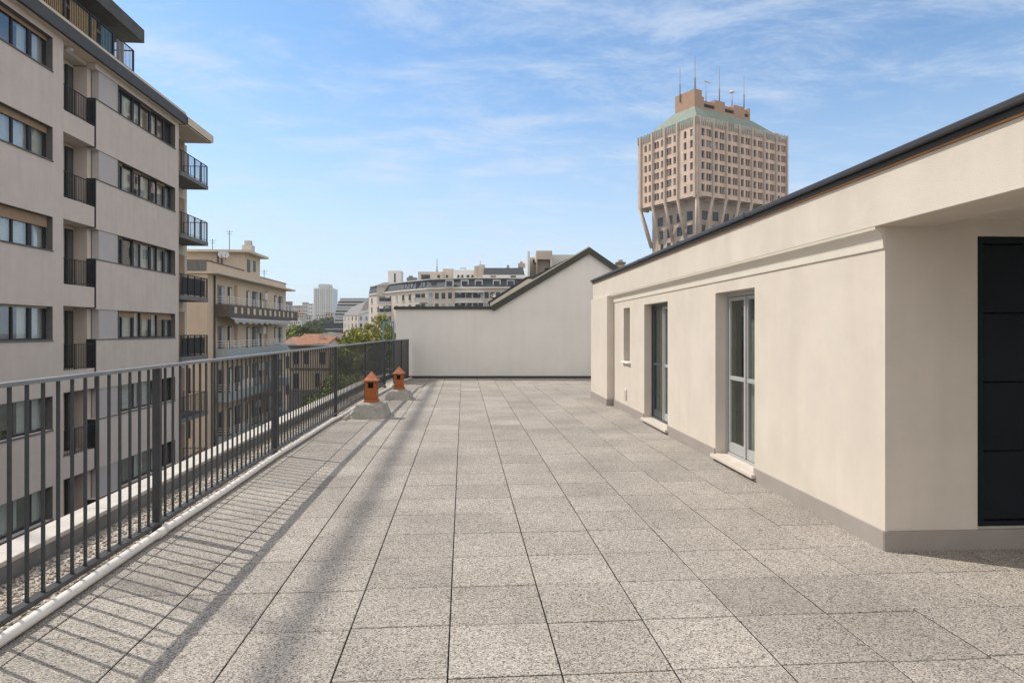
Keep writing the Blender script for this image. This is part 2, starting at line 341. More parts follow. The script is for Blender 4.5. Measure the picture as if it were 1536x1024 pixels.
# gravel strip + parapet
gy = [-8, 0, 8, 11.4, 17.45, 20.7]
gm = MB(); vs = []
for y in gy: vs += [(-2.73 + (px(y) + 2.28) * .7, y, -.006), (px(y) + .03, y, -.006)]
gm.add(vs, [(2*i, 2*i+1, 2*i+3, 2*i+2) for i in range(len(gy)-1)]); go = gm.build('gravel_strip', 'gravel'); structure(go)
pb = MB(); rg = random.Random(5)
t_ = (1 + 5 ** .5) / 2; ico_v = [(-1,t_,0),(1,t_,0),(-1,-t_,0),(1,-t_,0),(0,-1,t_),(0,1,t_),(0,-1,-t_),(0,1,-t_),(t_,0,-1),(t_,0,1),(-t_,0,-1),(-t_,0,1)]
ico_f = [(0,11,5),(0,5,1),(0,1,7),(0,7,10),(0,10,11),(1,5,9),(5,11,4),(11,10,2),(10,7,6),(7,1,8),(3,9,4),(3,4,2),(3,2,6),(3,6,8),(3,8,9),(4,9,5),(2,4,11),(6,2,10),(8,6,7),(9,8,1)]
for k in range(5200):
    y = 2.4 + 13 * rg.random() ** 1.5; xl = -2.71 + (px(y) + 2.28) * .7; x = xl + (px(y) - .0 - xl) * rg.random()
    s_ = rg.uniform(.0038, .0082); q = [rg.uniform(.7, 1.3) for _ in range(3)]; r_ = Matrix.Rotation(rg.uniform(0, 6.28), 3, 'Z')
    vv = [r_ @ Vector((a*s_*q[0], b*s_*q[1], c*s_*.75)) for a, b, c in ico_v]
    pb.add([(x+p.x, y+p.y, p.z) for p in vv], ico_f, True)
po = pb.build('gravel', 'pebble'); tag(po, 'loose pale pebbles lying between the railing and the parapet', 'gravel', kind='stuff')

def strip(ys, xa, xb, z0, z1, n=None):
    m = MB(); vs = []
    for y in ys: vs += [(xa(y), y, z0), (xb(y), y, z0), (xb(y), y, z1), (xa(y), y, z1)]
    fs = []
    for i in range(len(ys)-1):
        a, b = 4*i, 4*i+4
        for k in range(4): fs.append((a+k, a+(k+1)%4, b+(k+1)%4, b+k))
    fs += [(3,2,1,0), tuple(4*(len(ys)-1)+k for k in range(4))]
    return m.add(vs, fs)
pin = lambda y: -2.72 + (px(y) + 2.28) * .7
par = thing('parapet_wall', 'low grey concrete parapet with pale coping outside the railing', 'parapet', (-2.8, 6, -.05))
fix_normals(strip(gy, lambda y: pin(y) - .2, lambda y: pin(y) - .012, -1.2, .1).build('wall', 'concrete_dark', par))
cj = MB()
ye = [-8 + 1.2 * k for k in range(25)]
for a, b in zip(ye, ye[1:]):
    if b > 20.7: b = 20.7
    if a > 20.5: break
    m = strip([a + .003, b - .003], lambda y: pin(y) - .225, lambda y: pin(y), .102, .135); cj.add(m.v, m.f)
bevel(fix_normals(cj.build('coping', 'coping', par)), .006)

# ------------------------------------------------------------------ railing
rail = thing('terrace_railing', 'dark grey steel railing with flat handrail along the left edge', 'railing', (px(5), 5, 0))
RT = 1.235
ys = [-6, 2, 8, 9.7, 11.4, 14.4, 17.45, 18.9, 20.4]
fix_normals(strip(ys, lambda y: px(y) - .032, lambda y: px(y) + .032, RT - .014, RT + .008).build('handrail', 'rail_top', rail))
fix_normals(strip(ys[:-2], lambda y: px(y) - .026, lambda y: px(y) + .026, .055, .085).build('bottom_rail', 'steel', rail))
posts = [-4.0, -1.0, 1.99, 4.99, 8.0, 11.4, 14.42, 17.45]
for y in posts:
    bevel(MB().box(px(y)-.027, px(y)+.027, y-.022, y+.022, 0, RT-.0145).build('post', 'steel', rail), .004)
    MB().box(px(y)-.055, px(y)+.045, y-.045, y+.045, -.004, .008).build('base_plate', 'steel', rail)
pair = list(zip([-4.0]+posts[1:], posts[1:]))
bys = []
for a, b in pair:
    n = round((b - a) / .1304) - 1
    bys += [a + (b - a) * (k + 1) / (n + 1) for k in range(n)]
bys += [17.45 + .125 * k for k in range(1, 9)]
near = sorted([y for y in bys if y > 2.1]); ind = set(near[:98])
rest = MB(); bproto = None
for y in bys:
    if y in ind:
        if bproto is None:
            bproto = MB().box(-.0075, .0075, -.0075, .0075, .085, RT - .0142).build('baluster', 'steel', rail, local=True); bproto.location = (px(y) - rail.location.x, y - rail.location.y, 0)
        else: inst(bproto, rail, (px(y) - rail.location.x, y - rail.location.y, 0))
    else: rest.box(px(y)-.0075, px(y)+.0075, y-.0075, y+.0075, .085, RT-.0142)
ro = rest.build('baluster', 'steel', rail); ro['kind'] = 'stuff'
for a, b in ((18.52, 19.4), (19.44, 20.36)):
    fix_normals(strip([a, b], lambda y: px(y) - .012, lambda y: px(y) + .004, .04, RT - .016).build('infill_panel', 'steel', rail))
for y in (18.5, 19.42, 20.38):
    MB().box(px(y)-.02, px(y)+.02, y-.018, y+.018, 0, RT-.0145).build('post', 'steel', rail)

# steel privacy frame beyond the railing, beside the gable wall
sf = thing('steel_screen', 'blue grey steel frame with upright bars beside the far wall', 'screen', (-2.35, 20.75, 0))
m = MB(); xa, xb, yy = -2.56, -2.2, 20.75
m.box(xa, xa+.05, yy-.025, yy+.025, -.1, 1.8).box(xb-.03, xb, yy-.025, yy+.025, -.1, 1.8).box(xa+.05, xb-.03, yy-.02, yy+.02, 1.745, 1.795).box(xa+.05, xb-.03, yy-.02, yy+.02, .1, .15)
m.build('frame', 'steel_blue', sf)
for k in range(4): MB().box(xa+.1+.06*k, xa+.115+.06*k, yy-.008, yy+.008, .15, 1.745).build('bar', 'steel', sf)

# white pipe
pipe = thing('drain_pipe', 'white plastic pipe running along the foot of the railing', 'pipe', (-2.2, 5, .03))
pts = []
for k in range(60):
    y = -6 + 16.9 * k / 59; pts.append((px(y) + .085 + .004 * math.sin(y * 2.3), y, .036 + .002 * math.sin(y * 1.7)))
pts += [(-2.09, 11.2, .036), (-2.06, 12.0, .045), (-2.045, 13.2, .05), (-2.0, 14.6, .045), (-1.93, 16.2, .04), (-1.88, 17.0, .036), (-1.93, 17.6, .036), (-1.80, 18.6, .036), (-1.62, 20.3, .036)]
MB().tube(pts, .029, 14).build('pipe_run', 'pipe', pipe)
for y in (1.2, 4.86, 8.3):
    MB().tube([(px(y)+.085, y-.05, .037), (px(y)+.085, y+.05, .037)], .0335, 14).build('coupling', 'pipe', pipe)
MB().tube([(-2.0, 11.0, .03), (-1.95, 11.35, .05), (-1.98, 11.8, .05)], .024, 10).build('elbow', 'coping', pipe)

# terracotta vents
def vent(x, y, wb, hb, wf, hf, hc, label, rz):
    t = thing('chimney_vent', label, 'chimney', (x, y, 0), rz, 'terracotta chimneys on the terrace')
    def frus(w0, w1, z0, z1, nseg=1):
        return [(-w0,-w0,z0),(w0,-w0,z0),(w0,w0,z0),(-w0,w0,z0),(-w1,-w1,z1),(w1,-w1,z1),(w1,w1,z1),(-w1,w1,z1)], [(3,2,1,0),(4,5,6,7),(0,1,5,4),(1,2,6,5),(2,3,7,6),(3,0,4,7)]
    bevel(MB().add(*frus(wb/2, wb*.37, -.005, hb)).build('base', 'concrete', t, local=True), .015, 3)
    bevel(MB().add(*frus(wb*.30, wf*.56, hb+.001, hb+.03)).build('mortar_bed', 'concrete', t, local=True), .006)
    # flue: square tube with openings near the top
    a = wf / 2; zb, zt = hb + .025, hb + hf; zo = zt - .115; th = .018; ho = .095; e = .05
    f = MB().add(*frus(a*1.22, a*1.02, zb, zb+.055)).add(*frus(a, a*.97, zb+.0555, zo))
    for sx in (-1, 1):
        for sy in (-1, 1): f.box(sx*a*.96, sx*(a*.96-e), sy*a*.96, sy*(a*.96-e), zo+.0005, zo+ho)
    f.box(-a*.97, a*.97, -a*.97, a*.97, zo+ho+.0005, zt)
    fo = f.build('flue', 'terracotta', t, local=True); bevel(fo, .006)
    MB().box(-a*.55, a*.55, -a*.55, a*.55, zo+.001, zo+ho-.001).build('flue_opening', 'black', t, local=True)
    # pyramid cap with flared rim
    c = MB(); prof = [(wf*.60, zt), (wf*.63, zt+.018), (wf*.50, zt+.045), (wf*.30, zt+.045+hc*.45), (wf*.12, zt+.045+hc*.82), (.012, zt+.045+hc)]
    vs = []; fs = []
    for r_, z in prof: vs += [(-r_,-r_,z),(r_,-r_,z),(r_,r_,z),(-r_,r_,z)]
    for i in range(len(prof)-1):
        for k in range(4): fs.append((4*i+k, 4*i+(k+1)%4, 4*i+4+(k+1)%4, 4*i+4+k))
    fs += [(3,2,1,0), tuple(4*(len(prof)-1)+k for k in range(4))]
    c.add(vs, fs); bevel(c.build('cap', 'terracotta_cap', t, local=True), .005)
    return t
vent(-1.60, 11.44, .61, .235, .205, .385, .12, 'nearer terracotta chimney vent on a tall concrete plinth', R(-3))
vent(-1.41, 14.36, .56, .19, .195, .36, .12, 'farther terracotta chimney vent on a low concrete plinth', R(-5))

# ------------------------------------------------------------------ neighbour's gable house closing the terrace
D0 = 20.42; PXM = D0 / 968
GP = Vector((*at(768, D0), 0)); ax = Vector((CY, -SY, 0)); bk = Vector((SY, CY, 0))
def gu(u): return (u - 768) * PXM
def gv(v): return EYE + (496 - v) * PXM
gh = thing('gable_house', 'grey rendered gable house wall with dark olive roof edge', 'house', (*at(745, D0), 0), -YAW)
poly = [(gu(594), -.06), (gu(990), -.06), (gu(990), gv(452)), (gu(884), gv(379)), (gu(739), gv(464)), (gu(594), gv(464))]
fix_normals(MB().prism(poly, GP, ax, bk * 7).build('wall', 'gable_wall', gh))
fix_normals(MB().prism([(gu(591), gv(464.0)), (gu(737), gv(464.0)), (gu(737), gv(459.5)), (gu(591), gv(459.5))], GP - bk * .06, ax, bk * 7).build('flashing', 'olive', gh))
# verge trim
tr = [(gu(733.5), gv(461)), (gu(884), gv(371.5)), (gu(995), gv(448)), (gu(995), gv(458)), (gu(884), gv(381)), (gu(741), gv(466.5))]
fix_normals(MB().prism(tr, GP - bk * .12, ax, bk * .119).build('verge_trim', 'olive', gh))
cap = [(gu(735.5), gv(454.6)), (gu(792), gv(418.6)), (gu(800), gv(419)), (gu(884), gv(369.4)), (gu(884), gv(371.3)), (gu(735), gv(460.0))]
fix_normals(MB().prism(cap, GP - bk * .10, ax, bk * .5).build('verge_cap', 'flash', gh))
ra = [(gu(731), gv(452)), (gu(790), gv(413.2)), (gu(800), gv(413)), (gu(884), gv(369.8)), (gu(884), gv(374)), (gu(735), gv(463))]
fix_normals(MB().prism(ra, GP + bk * .42, ax, bk * 6.7).build('roof', 'slate', gh))
rb_ = [(gu(884), gv(371.5)), (gu(1000), gv(451)), (gu(1000), gv(456)), (gu(884), gv(374))]
fix_normals(MB().prism(rb_, GP + bk * .0, ax, bk * 7.1).build('roof', 'roof_grey', gh))
fix_normals(MB().prism([(gu(605), -.004), (gu(990), -.004), (gu(990), .075), (gu(605), .075)], GP - bk * .022, ax, bk * .02).build('skirting', 'gutter', gh))
MB().tube([tuple(GP + ax * gu(591.5) - bk * .05 + Vector((0, 0, gv(461.5)))), tuple(GP + ax * gu(594) - bk * .05 + Vector((0, 0, gv(461.5))))], .045, 8).build('gutter_end', 'olive', gh)
# dormer structure standing on the slope behind
dm = thing('roof_dormer', 'beige boxy dormer with side wall rising behind the gable slope', 'dormer', (*at(815, 22.5), 2.4), -YAW)
def dbox(ua, ub, va, vb, d, dep, name, m):
    p = Vector((*at(ua, d), zat(vb, d))); lx = (ub - ua) / 968 * d
    return MB().obox(p, RX, FW, lx, dep, zat(va, d) - zat(vb, d)).build(name, m, dm)
dbox(791.5, 794.8, 377, 430, 21.5, 2.6, 'side_wall', 'city_white')
dbox(804.3, 828.3, 376, 389, 22.0, 2.2, 'upper_wall', 'city_beige')
dbox(794.9, 804.2, 386, 424, 23.4, .3, 'rear_wall', 'gable_wall')
dbox(804.3, 828.3, 389.1, 426, 22.3, .3, 'recess_wall', 'city_beige')
dbox(804.3, 806.0, 389.1, 420, 22.0, .29, 'jamb', 'city_beige')
dbox(825.5, 828.3, 389.1, 420, 22.0, .29, 'jamb', 'gable_wall')
dbox(828.4, 872, 382, 420, 22.6, 2.0, 'rear_block', 'gable_wall')
dbox(799.5, 803, 389, 394, 23.3, .08, 'opening', 'frame_dark')
dbox(818, 825, 402, 404, 22.1, .19, 'ledge', 'frame_dark')
# small satellite dish at the foot of the slope
sdh = thing('satellite_dish', 'small grey satellite dish at the foot of the gable slope', 'satellite dish', at(742, 22.3, 447))
def dish(parent, c, r, facing, m='satellite'):
    f = Vector(facing).normalized(); a = f.cross(Vector((0,0,1))).normalized(); b = a.cross(f); vs = []; fs = []; c = Vector(c)
    for i in range(5):
        q = i / 4
        for k in range(16):
            t = 2*math.pi*k/16; vs.append(c + (a*math.cos(t) + b*math.sin(t)) * r * max(q, .02) + f * (r*.22*q*q))
    for i in range(4):
        for k in range(16): fs.append((16*i+k, 16*i+(k+1)%16, 16*i+16+(k+1)%16, 16*i+16+k))
    mm = MB(); mm.add(vs, fs, True); mm.add([v - f * .012 for v in vs], [q[::-1] for q in fs], True)
    mm.build('dish', m, parent)
    MB().bar(c + f*.02 - b*r*.7, c + f*r*.9, .015, .015).build('feed_arm', 'frame_dark', parent)
    MB().tube([c, c - b * r * 1.6 - f*.05], .018, 6).build('mast', 'frame_dark', parent)
dish(sdh, at(740, 22.3, 443), .075, (-.4, -.8, .4), 'alu')
ch = thing('brick_chimney', 'small capped brick chimney behind the right slope of the gable', 'chimney', (*at(932, 30, 420),))
p = Vector(at(926, 30, 412)); MB().obox(p, RX, FW, .34, .34, .5).build('shaft', 'city_tan', ch)
p = Vector(at(924.5, 29.95, 396)); MB().obox(p, RX, FW, .44, .44, .1).build('cap', 'concrete_dark', ch)
p = Vector(at(928, 30.05, 392.6)); MB().obox(p, RX, FW, .2, .2, .1).build('pot', 'city_tan', ch)

# ------------------------------------------------------------------ the cream house on the right (local x = into the house, y = along the wall)
HR = -math.atan2(.14, 8.55)
hs = thing('terrace_house', 'cream rendered single storey house with dark gutter on the right', 'house', (2.87, 4.2, 0), HR)
def L(mb, name, m, parent=hs): return mb.build(name, m, parent, local=True)
WT = .24; ZS = 2.21
opens = [(2.05, 3.10, .075, 1.935), (4.95, 6.24, .075, 1.93), (7.22, 7.70, .94, 1.92)]   # along y, z
wl = MB(); yp = WT
wl_edges = sorted(opens)
cur = 0.0
for (a, b, z0, z1) in wl_edges:
    wl.box(0, WT, cur, a, 0, 2.5)
    wl.box(0, WT, a, b, z1, 2.5)
    if z0 > 0: wl.box(0, WT, a, b, -.02, z0)
    cur = b
wl.box(0, WT, cur, 8.55, 0, 2.5)
wl.box(WT, .66, 0, WT, 0, 2.5)                 # end wall up to the dark door
wl.box(.66, 2.4, 0, WT, 2.15, 2.5)
wl.box(.66, 2.4, 0.02, WT, 0, .155)
wl.box(2.4, 4.8, 0, WT, 0, 2.5)
wl.box(4.56, 4.8, WT, 10.3, 0, 2.5)
wl.box(WT, 4.56, 10.06, 10.3, 0, 2.5)
L(wl, 'wall', 'stucco_house')
bevel(L(MB().box(-.14, WT+.1, 8.552, 10.32, 0, 2.2), 'pilaster', 'stucco_house'), .006)
L(MB().box(WT+.002, 4.55, WT+.002, 10.05, -.012, .06), 'room_floor', 'interior')
L(MB().box(1.9, 1.98, WT+.01, 10.04, .061, 2.4), 'room_wall', 'room')
# overhanging roof beam (fascia), soffit, roof deck
fb = MB().box(-.075, .33, -4.2, 10.42, ZS, 2.57)
bevel(L(fb, 'fascia', 'stucco_house'), .004)
L(MB().box(.331, 5.0, -4.2, 10.4, ZS + .06, 2.56), 'roof', 'trim_house')
L(MB().box(4.65, 4.95, -4.2, -3.9, 0, ZS + .06), 'porch_pier', 'stucco_house')
gt = MB().box(-.10, .30, -4.21, 10.46, 2.582, 2.618).box(-.135, .28, -4.21, 10.47, 2.6185, 2.66)
bevel(L(gt, 'gutter', 'gutter'), .008, 2)
L(MB().box(-.088, .2, -4.205, 10.44, 2.571, 2.5815), 'drip_edge', 'copper')
for y in (2.0, 6.1): L(MB().box(-.139, .27, y-.01, y+.01, 2.61, 2.664), 'gutter_joint', 'gutter')
# cove cornice
prof = [(0, 2.06), (-.012, 2.063), (-.014, 2.085)] + [(-.014 - .055 * (1 - math.cos(t * math.pi / 2 / 6)), 2.085 + .105 * math.sin(t * math.pi / 2 / 6)) for t in range(1, 7)] + [(-.073, 2.2095), (0, 2.2095)]
n = len(prof); cm = MB().add([(x, 0.0, z) for x, z in prof] + [(x, 8.55, z) for x, z in prof], [tuple(range(n)), tuple(range(2*n-1, n-1, -1))] + [(i, (i+1)%n, (i+1)%n+n, i+n) for i in range(n)])
fix_normals(L(cm, 'cornice', 'trim_house'))
# skirting in lengths between the doors
SK = .135
for (a, b) in ((-.012, 2.05), (3.10, 4.95), (6.24, 8.55)):
    bevel(L(MB().box(-.014, -.0005, a, b, -.003, SK), 'skirting', 'skirting'), .003)
L(MB().box(-.014, 4.8, -.0145, -.0005, -.003, SK), 'skirting', 'skirting')
L(MB().box(-.154, -.1405, 8.54, 10.33, -.003, SK), 'skirting', 'skirting'); L(MB().box(-.14, -.003, 8.538, 8.5515, -.003, SK), 'skirting', 'skirting')
# glazed doors
def glazed_door(a, b, z0, z1, dark=False):
    d = L(MB().box(.12, .17, a, a+.05, z0, z1).box(.12, .17, b-.05, b, z0, z1).box(.12, .17, a+.05, b-.05, z1-.05, z1).box(.12, .17, a+.05, b-.05, z0, z0+.035), 'glazed_door', 'alu_dark' if dark else 'alu')
    mid = (a + b) / 2
    for i, (p, q) in enumerate(((a+.055, mid-.004), (mid+.004, b-.055))):
        s = .042; x0, x1 = .135, .18
        col = 'alu_dark' if (dark and i == 1) else 'alu'
        lf = MB().box(x0, x1, p, p+s, z0+.04, z1-.055).box(x0, x1, q-s, q, z0+.04, z1-.055).box(x0, x1, p+s, q-s, z1-.055-s, z1-.055).box(x0, x1, p+s, q-s, z0+.04, z0+.04+s*2.6).box(x0, x1, p+s, q-s, .94, .985)
        lo = L(lf, 'leaf', col, d); bevel(lo, .003)
        L(MB().box(.155, .161, p+s, q-s, z0+.04+s*2.6, .94), 'pane', 'glass_house', d); L(MB().box(.155, .161, p+s, q-s, .985, z1-.055-s), 'pane', 'glass_house', d)
    L(MB().box(.122, .134, mid-.02, mid+.02, z0+.04, z1-.055), 'meeting_stile', 'alu', d)
    # curtain
    cu = MB(); k = 26; vs = []
    ca, cb = (a + .04, b - .3) if not dark else (a+.06, b - .06)
    for i in range(k+1):
        y = ca + (cb - ca) * i / k; x = .26 + .02 * math.sin(i * 1.9); vs += [(x, y, z0+.06), (x, y, z1-.03)]
    cu.add(vs, [(2*i, 2*i+2, 2*i+3, 2*i+1) for i in range(k)], True); L(cu, 'curtain', 'door_curtain', d)
    return d
glazed_door(2.05, 3.10, .075, 1.935)
glazed_door(4.95, 6.24, .075, 1.93, True)
for a, b in ((2.0, 3.13), (4.9, 6.27)):
    bevel(L(MB().box(-.055, -.0005, a, b, .036, .074).box(-.0005, .12, a+.052, b-.035, .0755, .082), 'doorstep', 'marble'), .006)
wn = L(MB().box(.15, .19, 7.22, 7.26, .94, 1.92).box(.15, .19, 7.66, 7.7, .94, 1.92).box(.15, .19, 7.26, 7.66, 1.88, 1.92).box(.15, .19, 7.26, 7.66, .94, .98), 'window', 'alu')
L(MB().box(.165, .172, 7.26, 7.66, .98, 1.88), 'pane', 'glass_house', wn)
bevel(L(MB().box(-.05, .15, 7.17, 7.75, .905, .939), 'window_sill', 'white'), .006)
vg = L(MB().box(-.018, -.0005, 7.44, 7.60, .24, .42), 'vent_cover', 'marble')
for k in range(5): L(MB().box(-.022, -.0185, 7.455, 7.585, .26+.03*k, .272+.03*k), 'louvre', 'alu', vg) if k < 5 else None
# dark door in the end wall
dd = L(MB().box(.66, .70, -.002, .06, .156, 2.149).box(.70, 2.4, -.002, .06, 2.10, 2.149).box(.70, 2.4, -.002, .06, .156, .19), 'dark_door', 'door_dark')
for k in range(4):
    z = .195 + .476 * k
    bevel(L(MB().box(.705, 2.39, .012, .05, z, z + .4735), 'door_panel', 'door_dark', dd), .008)

# ------------------------------------------------------------------ left apartment building
lb = thing('apartment_building', 'taupe rendered apartment block with strip windows across the street', 'building', (-13.5, 25, GZ))
FX = -13.5; Y0 = 9.0; YA = 22.92; YB = 24.85; YC = 31.8; PIT = 2.95
sills = [10.05 - PIT * k for k in range(8)]
TOPZ = 11.9
wallm = MB(); RC = .20   # reveal
WL0, WL1 = 10.8, 22.35; WR0, WR1 = 26.44, 31.42
HW = 1.1
core = MB().box(-25, FX - .78, Y0 + .3, 24.86, GZ, TOPZ - .3).box(-25, FX - .9, 24.86, 31.79, GZ, TOPZ - .3)
core.build('core_wall', 'left_pale', lb)
zs = [GZ - .1] + [z for s in reversed(sills) for z in (s, s + HW)] + [TOPZ - .3]
for i in range(0, len(zs), 2):               # spandrels
    wallm.box(FX - .3, FX, Y0, YA, zs[i], zs[i+1]); wallm.box(FX - .3, FX, YB, YC, zs[i], zs[i+1])
for s in sills:                              # piers at the windows
    wallm.box(FX - .3, FX, Y0, WL0, s, s + HW); wallm.box(FX - .3, FX, WL1, YA, s, s + HW); wallm.box(FX - .3, FX, WR1, YC, s, s + HW)
wallm.box(FX - .775, FX - .3, YA - .2, YA, GZ, TOPZ - .3)      # loggia near cheek
wallm.box(FX - .775, FX - .301, YC - .25, YC, GZ, TOPZ - .3)
wallm.box(-25, FX - .301, Y0, Y0 + .29, GZ, TOPZ - .3)
wallm.build('wall', 'left_wall', lb)
rw = random.Random(11)
def strip_window(ya, yb, z, leaves, drops, pale=False):
    xf = FX - RC; fw = .05
    f = MB().box(xf - .06, xf, ya, ya + fw, z, z + HW).box(xf - .06, xf, yb - fw, yb, z, z + HW).box(xf - .06, xf, ya + fw, yb - fw, z, z + fw).box(xf - .06, xf, ya + fw, yb - fw, z + HW - .05, z + HW)
    cuts = [ya] + [ya + (yb - ya) * q for q in leaves] + [yb]
    for i, c in enumerate(cuts[1:-1]):
        wdt = .16 if i % 2 else .07
        f.box(xf - .059, xf + .004, c - wdt/2, c + wdt/2, z + fw, z + HW - .05)
    wo_ = f.build('strip_window', 'frame_dark', lb)
    MB().box(FX - RC, FX + .004, yb - .012, yb + .0, z + .001, z + HW - .014).box(FX - RC, FX + .004, ya, ya + .012, z + .001, z + HW - .014).box(FX - RC, FX + .004, ya, yb, z + HW - .0135, z + HW - .001).build('reveal_lining', 'sill', wo_)
    MB().box(FX - RC, FX + .03, ya - .01, yb + .01, z - .045, z - .001).build('window_sill', 'sill', wo_)
    for i, (a, b) in enumerate(zip(cuts, cuts[1:])):
        MB().box(xf - .04, xf - .032, a, b, z + fw, z + HW - .05).build('pane', 'glass', wo_)
        dr = drops[i % len(drops)] if not callable(drops) else drops(i)
        if dr > 0.02: MB().box(xf + .006, xf + .03, a + (.002 if i else .01), b - (.002 if i < len(cuts)-2 else .01), z + HW - dr, z + HW - .002).build('roller_shutter', 'shutter_pale' if pale else 'shutter', wo_)
        cu = rw.random() * .85
        if cu < .8:
            k = 14; vs = []; w0, w1 = (0, 1) if cu < .45 else ((0, .5) if cu < .62 else (.5, 1))
            for j in range(k + 1):
                y = a + (b - a) * (w0 + (w1 - w0) * j / k); vs += [(xf - .14 + .02 * math.sin(j * 1.8), y, z + .06), (xf - .14 + .02 * math.sin(j * 1.8), y, z + HW - .06)]
            MB().add(vs, [(2*j, 2*j+2, 2*j+3, 2*j+1) for j in range(k)], True).build('curtain', 'curtain', wo_)
    MB().box(FX - .72, FX - .70, ya, yb, z, z + HW).build('room_back', 'interior', wo_)
    return wo_
for k, s in enumerate(sills):
    dl = [.13, .22, .36, .07, .05, .05, .2, .1][k]; pr = [.0, .12, .1, .18, .0, .05, .1, .0][k]
    strip_window(WL0, WL1, s, [.1, .2, .3, .4, .5, .6, .7, .79, .86, .93], [dl], k in (3, 4))
    strip_window(WR0, WR1, s, [.12, .30, .42, .60, .72, .86], [pr, .0, pr, .06, 0] if k != 3 else [.25, .25, .05, .3, .1, .3, .3], False)
    MB().box(FX - .29, FX - .035, YB + .27, WR0, s, s + HW).build('grey_panel', 'left_panel', lb)
    # loggia: far cheek, back wall with door, slab, parapet, rail
    lz = s - 1.06
    MB().box(FX - .776, FX - .302, YB + .001, YB + .25, s - 1.8, s + HW + .05).build('loggia_cheek', 'left_wall', lb)
    MB().box(FX - .777, FX - .012, YA + .001, YB - .001, s - 1.8, lz).build('loggia_parapet', 'left_wall', lb)
    MB().box(FX - .3, FX + .02, YB - .06, YB - .005, s - 1.82, s).build('downpipe_strip', 'frame_dark', lb)
    MB().box(FX - .62, FX + .01, YB, YB + .3, s - .001, s + .04).build('parapet_cap', 'sill', lb) if False else None
    dr = MB().box(FX - .775, FX - .70, 24.30, 24.70, lz, s + 1.02).build('balcony_door', 'frame_dark', lb)
    MB().box(FX - .699, FX - .694, 24.36, 24.64, lz + .1, s + .95).build('pane', 'glass', dr)
    
    rr = MB().bar((FX - .05, YA + .02, s - .17), (FX - .05, YB - .06, s - .17), .04, .025)
    rr.bar((FX - .05, YA + .02, lz + .08), (FX - .05, YB - .06, lz + .08), .025, .02)
    for q in range(19):
        y = YA + .03 + (YB - YA - .1) * q / 18; t_ = .035 if q in (0, 7, 18) else .014
        rr.box(FX - .05 - t_/2, FX - .05 + t_/2, y - t_/2, y + t_/2, lz, s - .17)
    rr.build('balcony_railing', 'frame_dark', lb)
    # sill band of the right block
    MB().box(FX - .3, FX + .025, YB - .004, WR0 - .01, s - .04, s - .002).build('sill_band', 'sill', lb)
MB().box(FX - .78, FX - .302, YA, YB, sills[0] + 1.18, TOPZ - .31).build('loggia_head', 'left_wall', lb)
for k, s in enumerate(sills[1:]):
    MB().box(FX - .60, FX - .50, 23.5, 23.62, s + 1.0, s + 1.1).build('ceiling_lamp', 'white', lb) if k == 99 else None
# eaves
MB().box(FX - .8, FX + .19, Y0 - .3, 31.95, 11.36, 11.43).build('soffit', 'soffit', lb)
MB().box(FX + .192, FX + .31, Y0 - .3, 31.98, 11.35, 11.78).build('eave_gutter', 'fascia_dark', lb)
MB().box(FX - .75, FX + .27, Y0 - .3, 32.0, 11.781, 11.91).build('terrace_edge', 'beige_trim', lb)
MB().box(-25, FX - .751, Y0, 31.9, 11.661, 11.90).build('roof_deck', 'roof_grey', lb)
lampm = MB().tube([(FX - .2, 23.6, 11.345), (FX - .2, 23.6, 11.23)], [.13, .10], 12).build('soffit_lamp', 'white', lb)
# roof over end balconies
MB().box(-25, FX + .28, 32.02, 35.0, 11.32, 11.38).build('soffit', 'soffit', lb)
er = MB().box(-25, FX + .34, 32.01, 35.1, 11.385, 11.74).build('end_roof', 'fascia_dark', lb)
MB().box(FX + .343, FX + .36, 32.0, 35.12, 11.37, 11.74).build('roof_edge', 'beige_trim', lb)
MB().box(FX - 1.0, FX - .78, 33.5, 33.8, 11.2, 11.3).build('ceiling_lamp', 'white', lb)
# set-back end wall and balconies
MB().box(-24, FX - 1.15, 31.82, 35.5, GZ, 11.31).build('end_wall', 'left_pale', lb)
for k, s in enumerate(sills):
    z = s - .95
    MB().box(FX - 1.149, FX + .12, 31.83, 35.05, z - .2, z).build('balcony_slab', 'concrete_dark', lb)
    r2 = MB(); h = 1.02
    r2.bar((FX + .08, 31.85, z + h), (FX + .08, 35.02, z + h), .04, .03); r2.bar((FX - 1.14, 35.0, z + h), (FX + .08, 35.0, z + h), .04, .03)
    r2.bar((FX + .08, 31.85, z + .08), (FX + .08, 35.02, z + .08), .02, .02)
    for q in range(29):
        y = 31.87 + 3.13 * q / 28; t_ = .045 if q % 7 == 0 else .014; r2.box(FX+.08-t_/2, FX+.08+t_/2, y-t_/2, y+t_/2, z, z+h)
    for q in range(10):
        x = FX - 1.1 + 1.15 * q / 10; r2.box(x-.007, x+.007, 34.993, 35.007, z, z+h); r2.box(x-.007, x+.007, 31.843, 31.857, z, z+h)
    r2.bar((FX - 1.14, 31.85, z + h), (FX + .08, 31.85, z + h), .04, .03)
    r2.build('end_balcony_railing', 'frame_dark', lb)
    d2 = MB().box(FX - 1.149, FX - 1.12, 34.2, 35.15, z, z + 2.25).build('end_balcony_door', 'shutter', lb)
    if k in (2, 3): MB().box(FX - .1, FX + .05, 32.2, 34.8, z + .1, z + .9).build('balcony_screen', 'fascia_dark', lb)
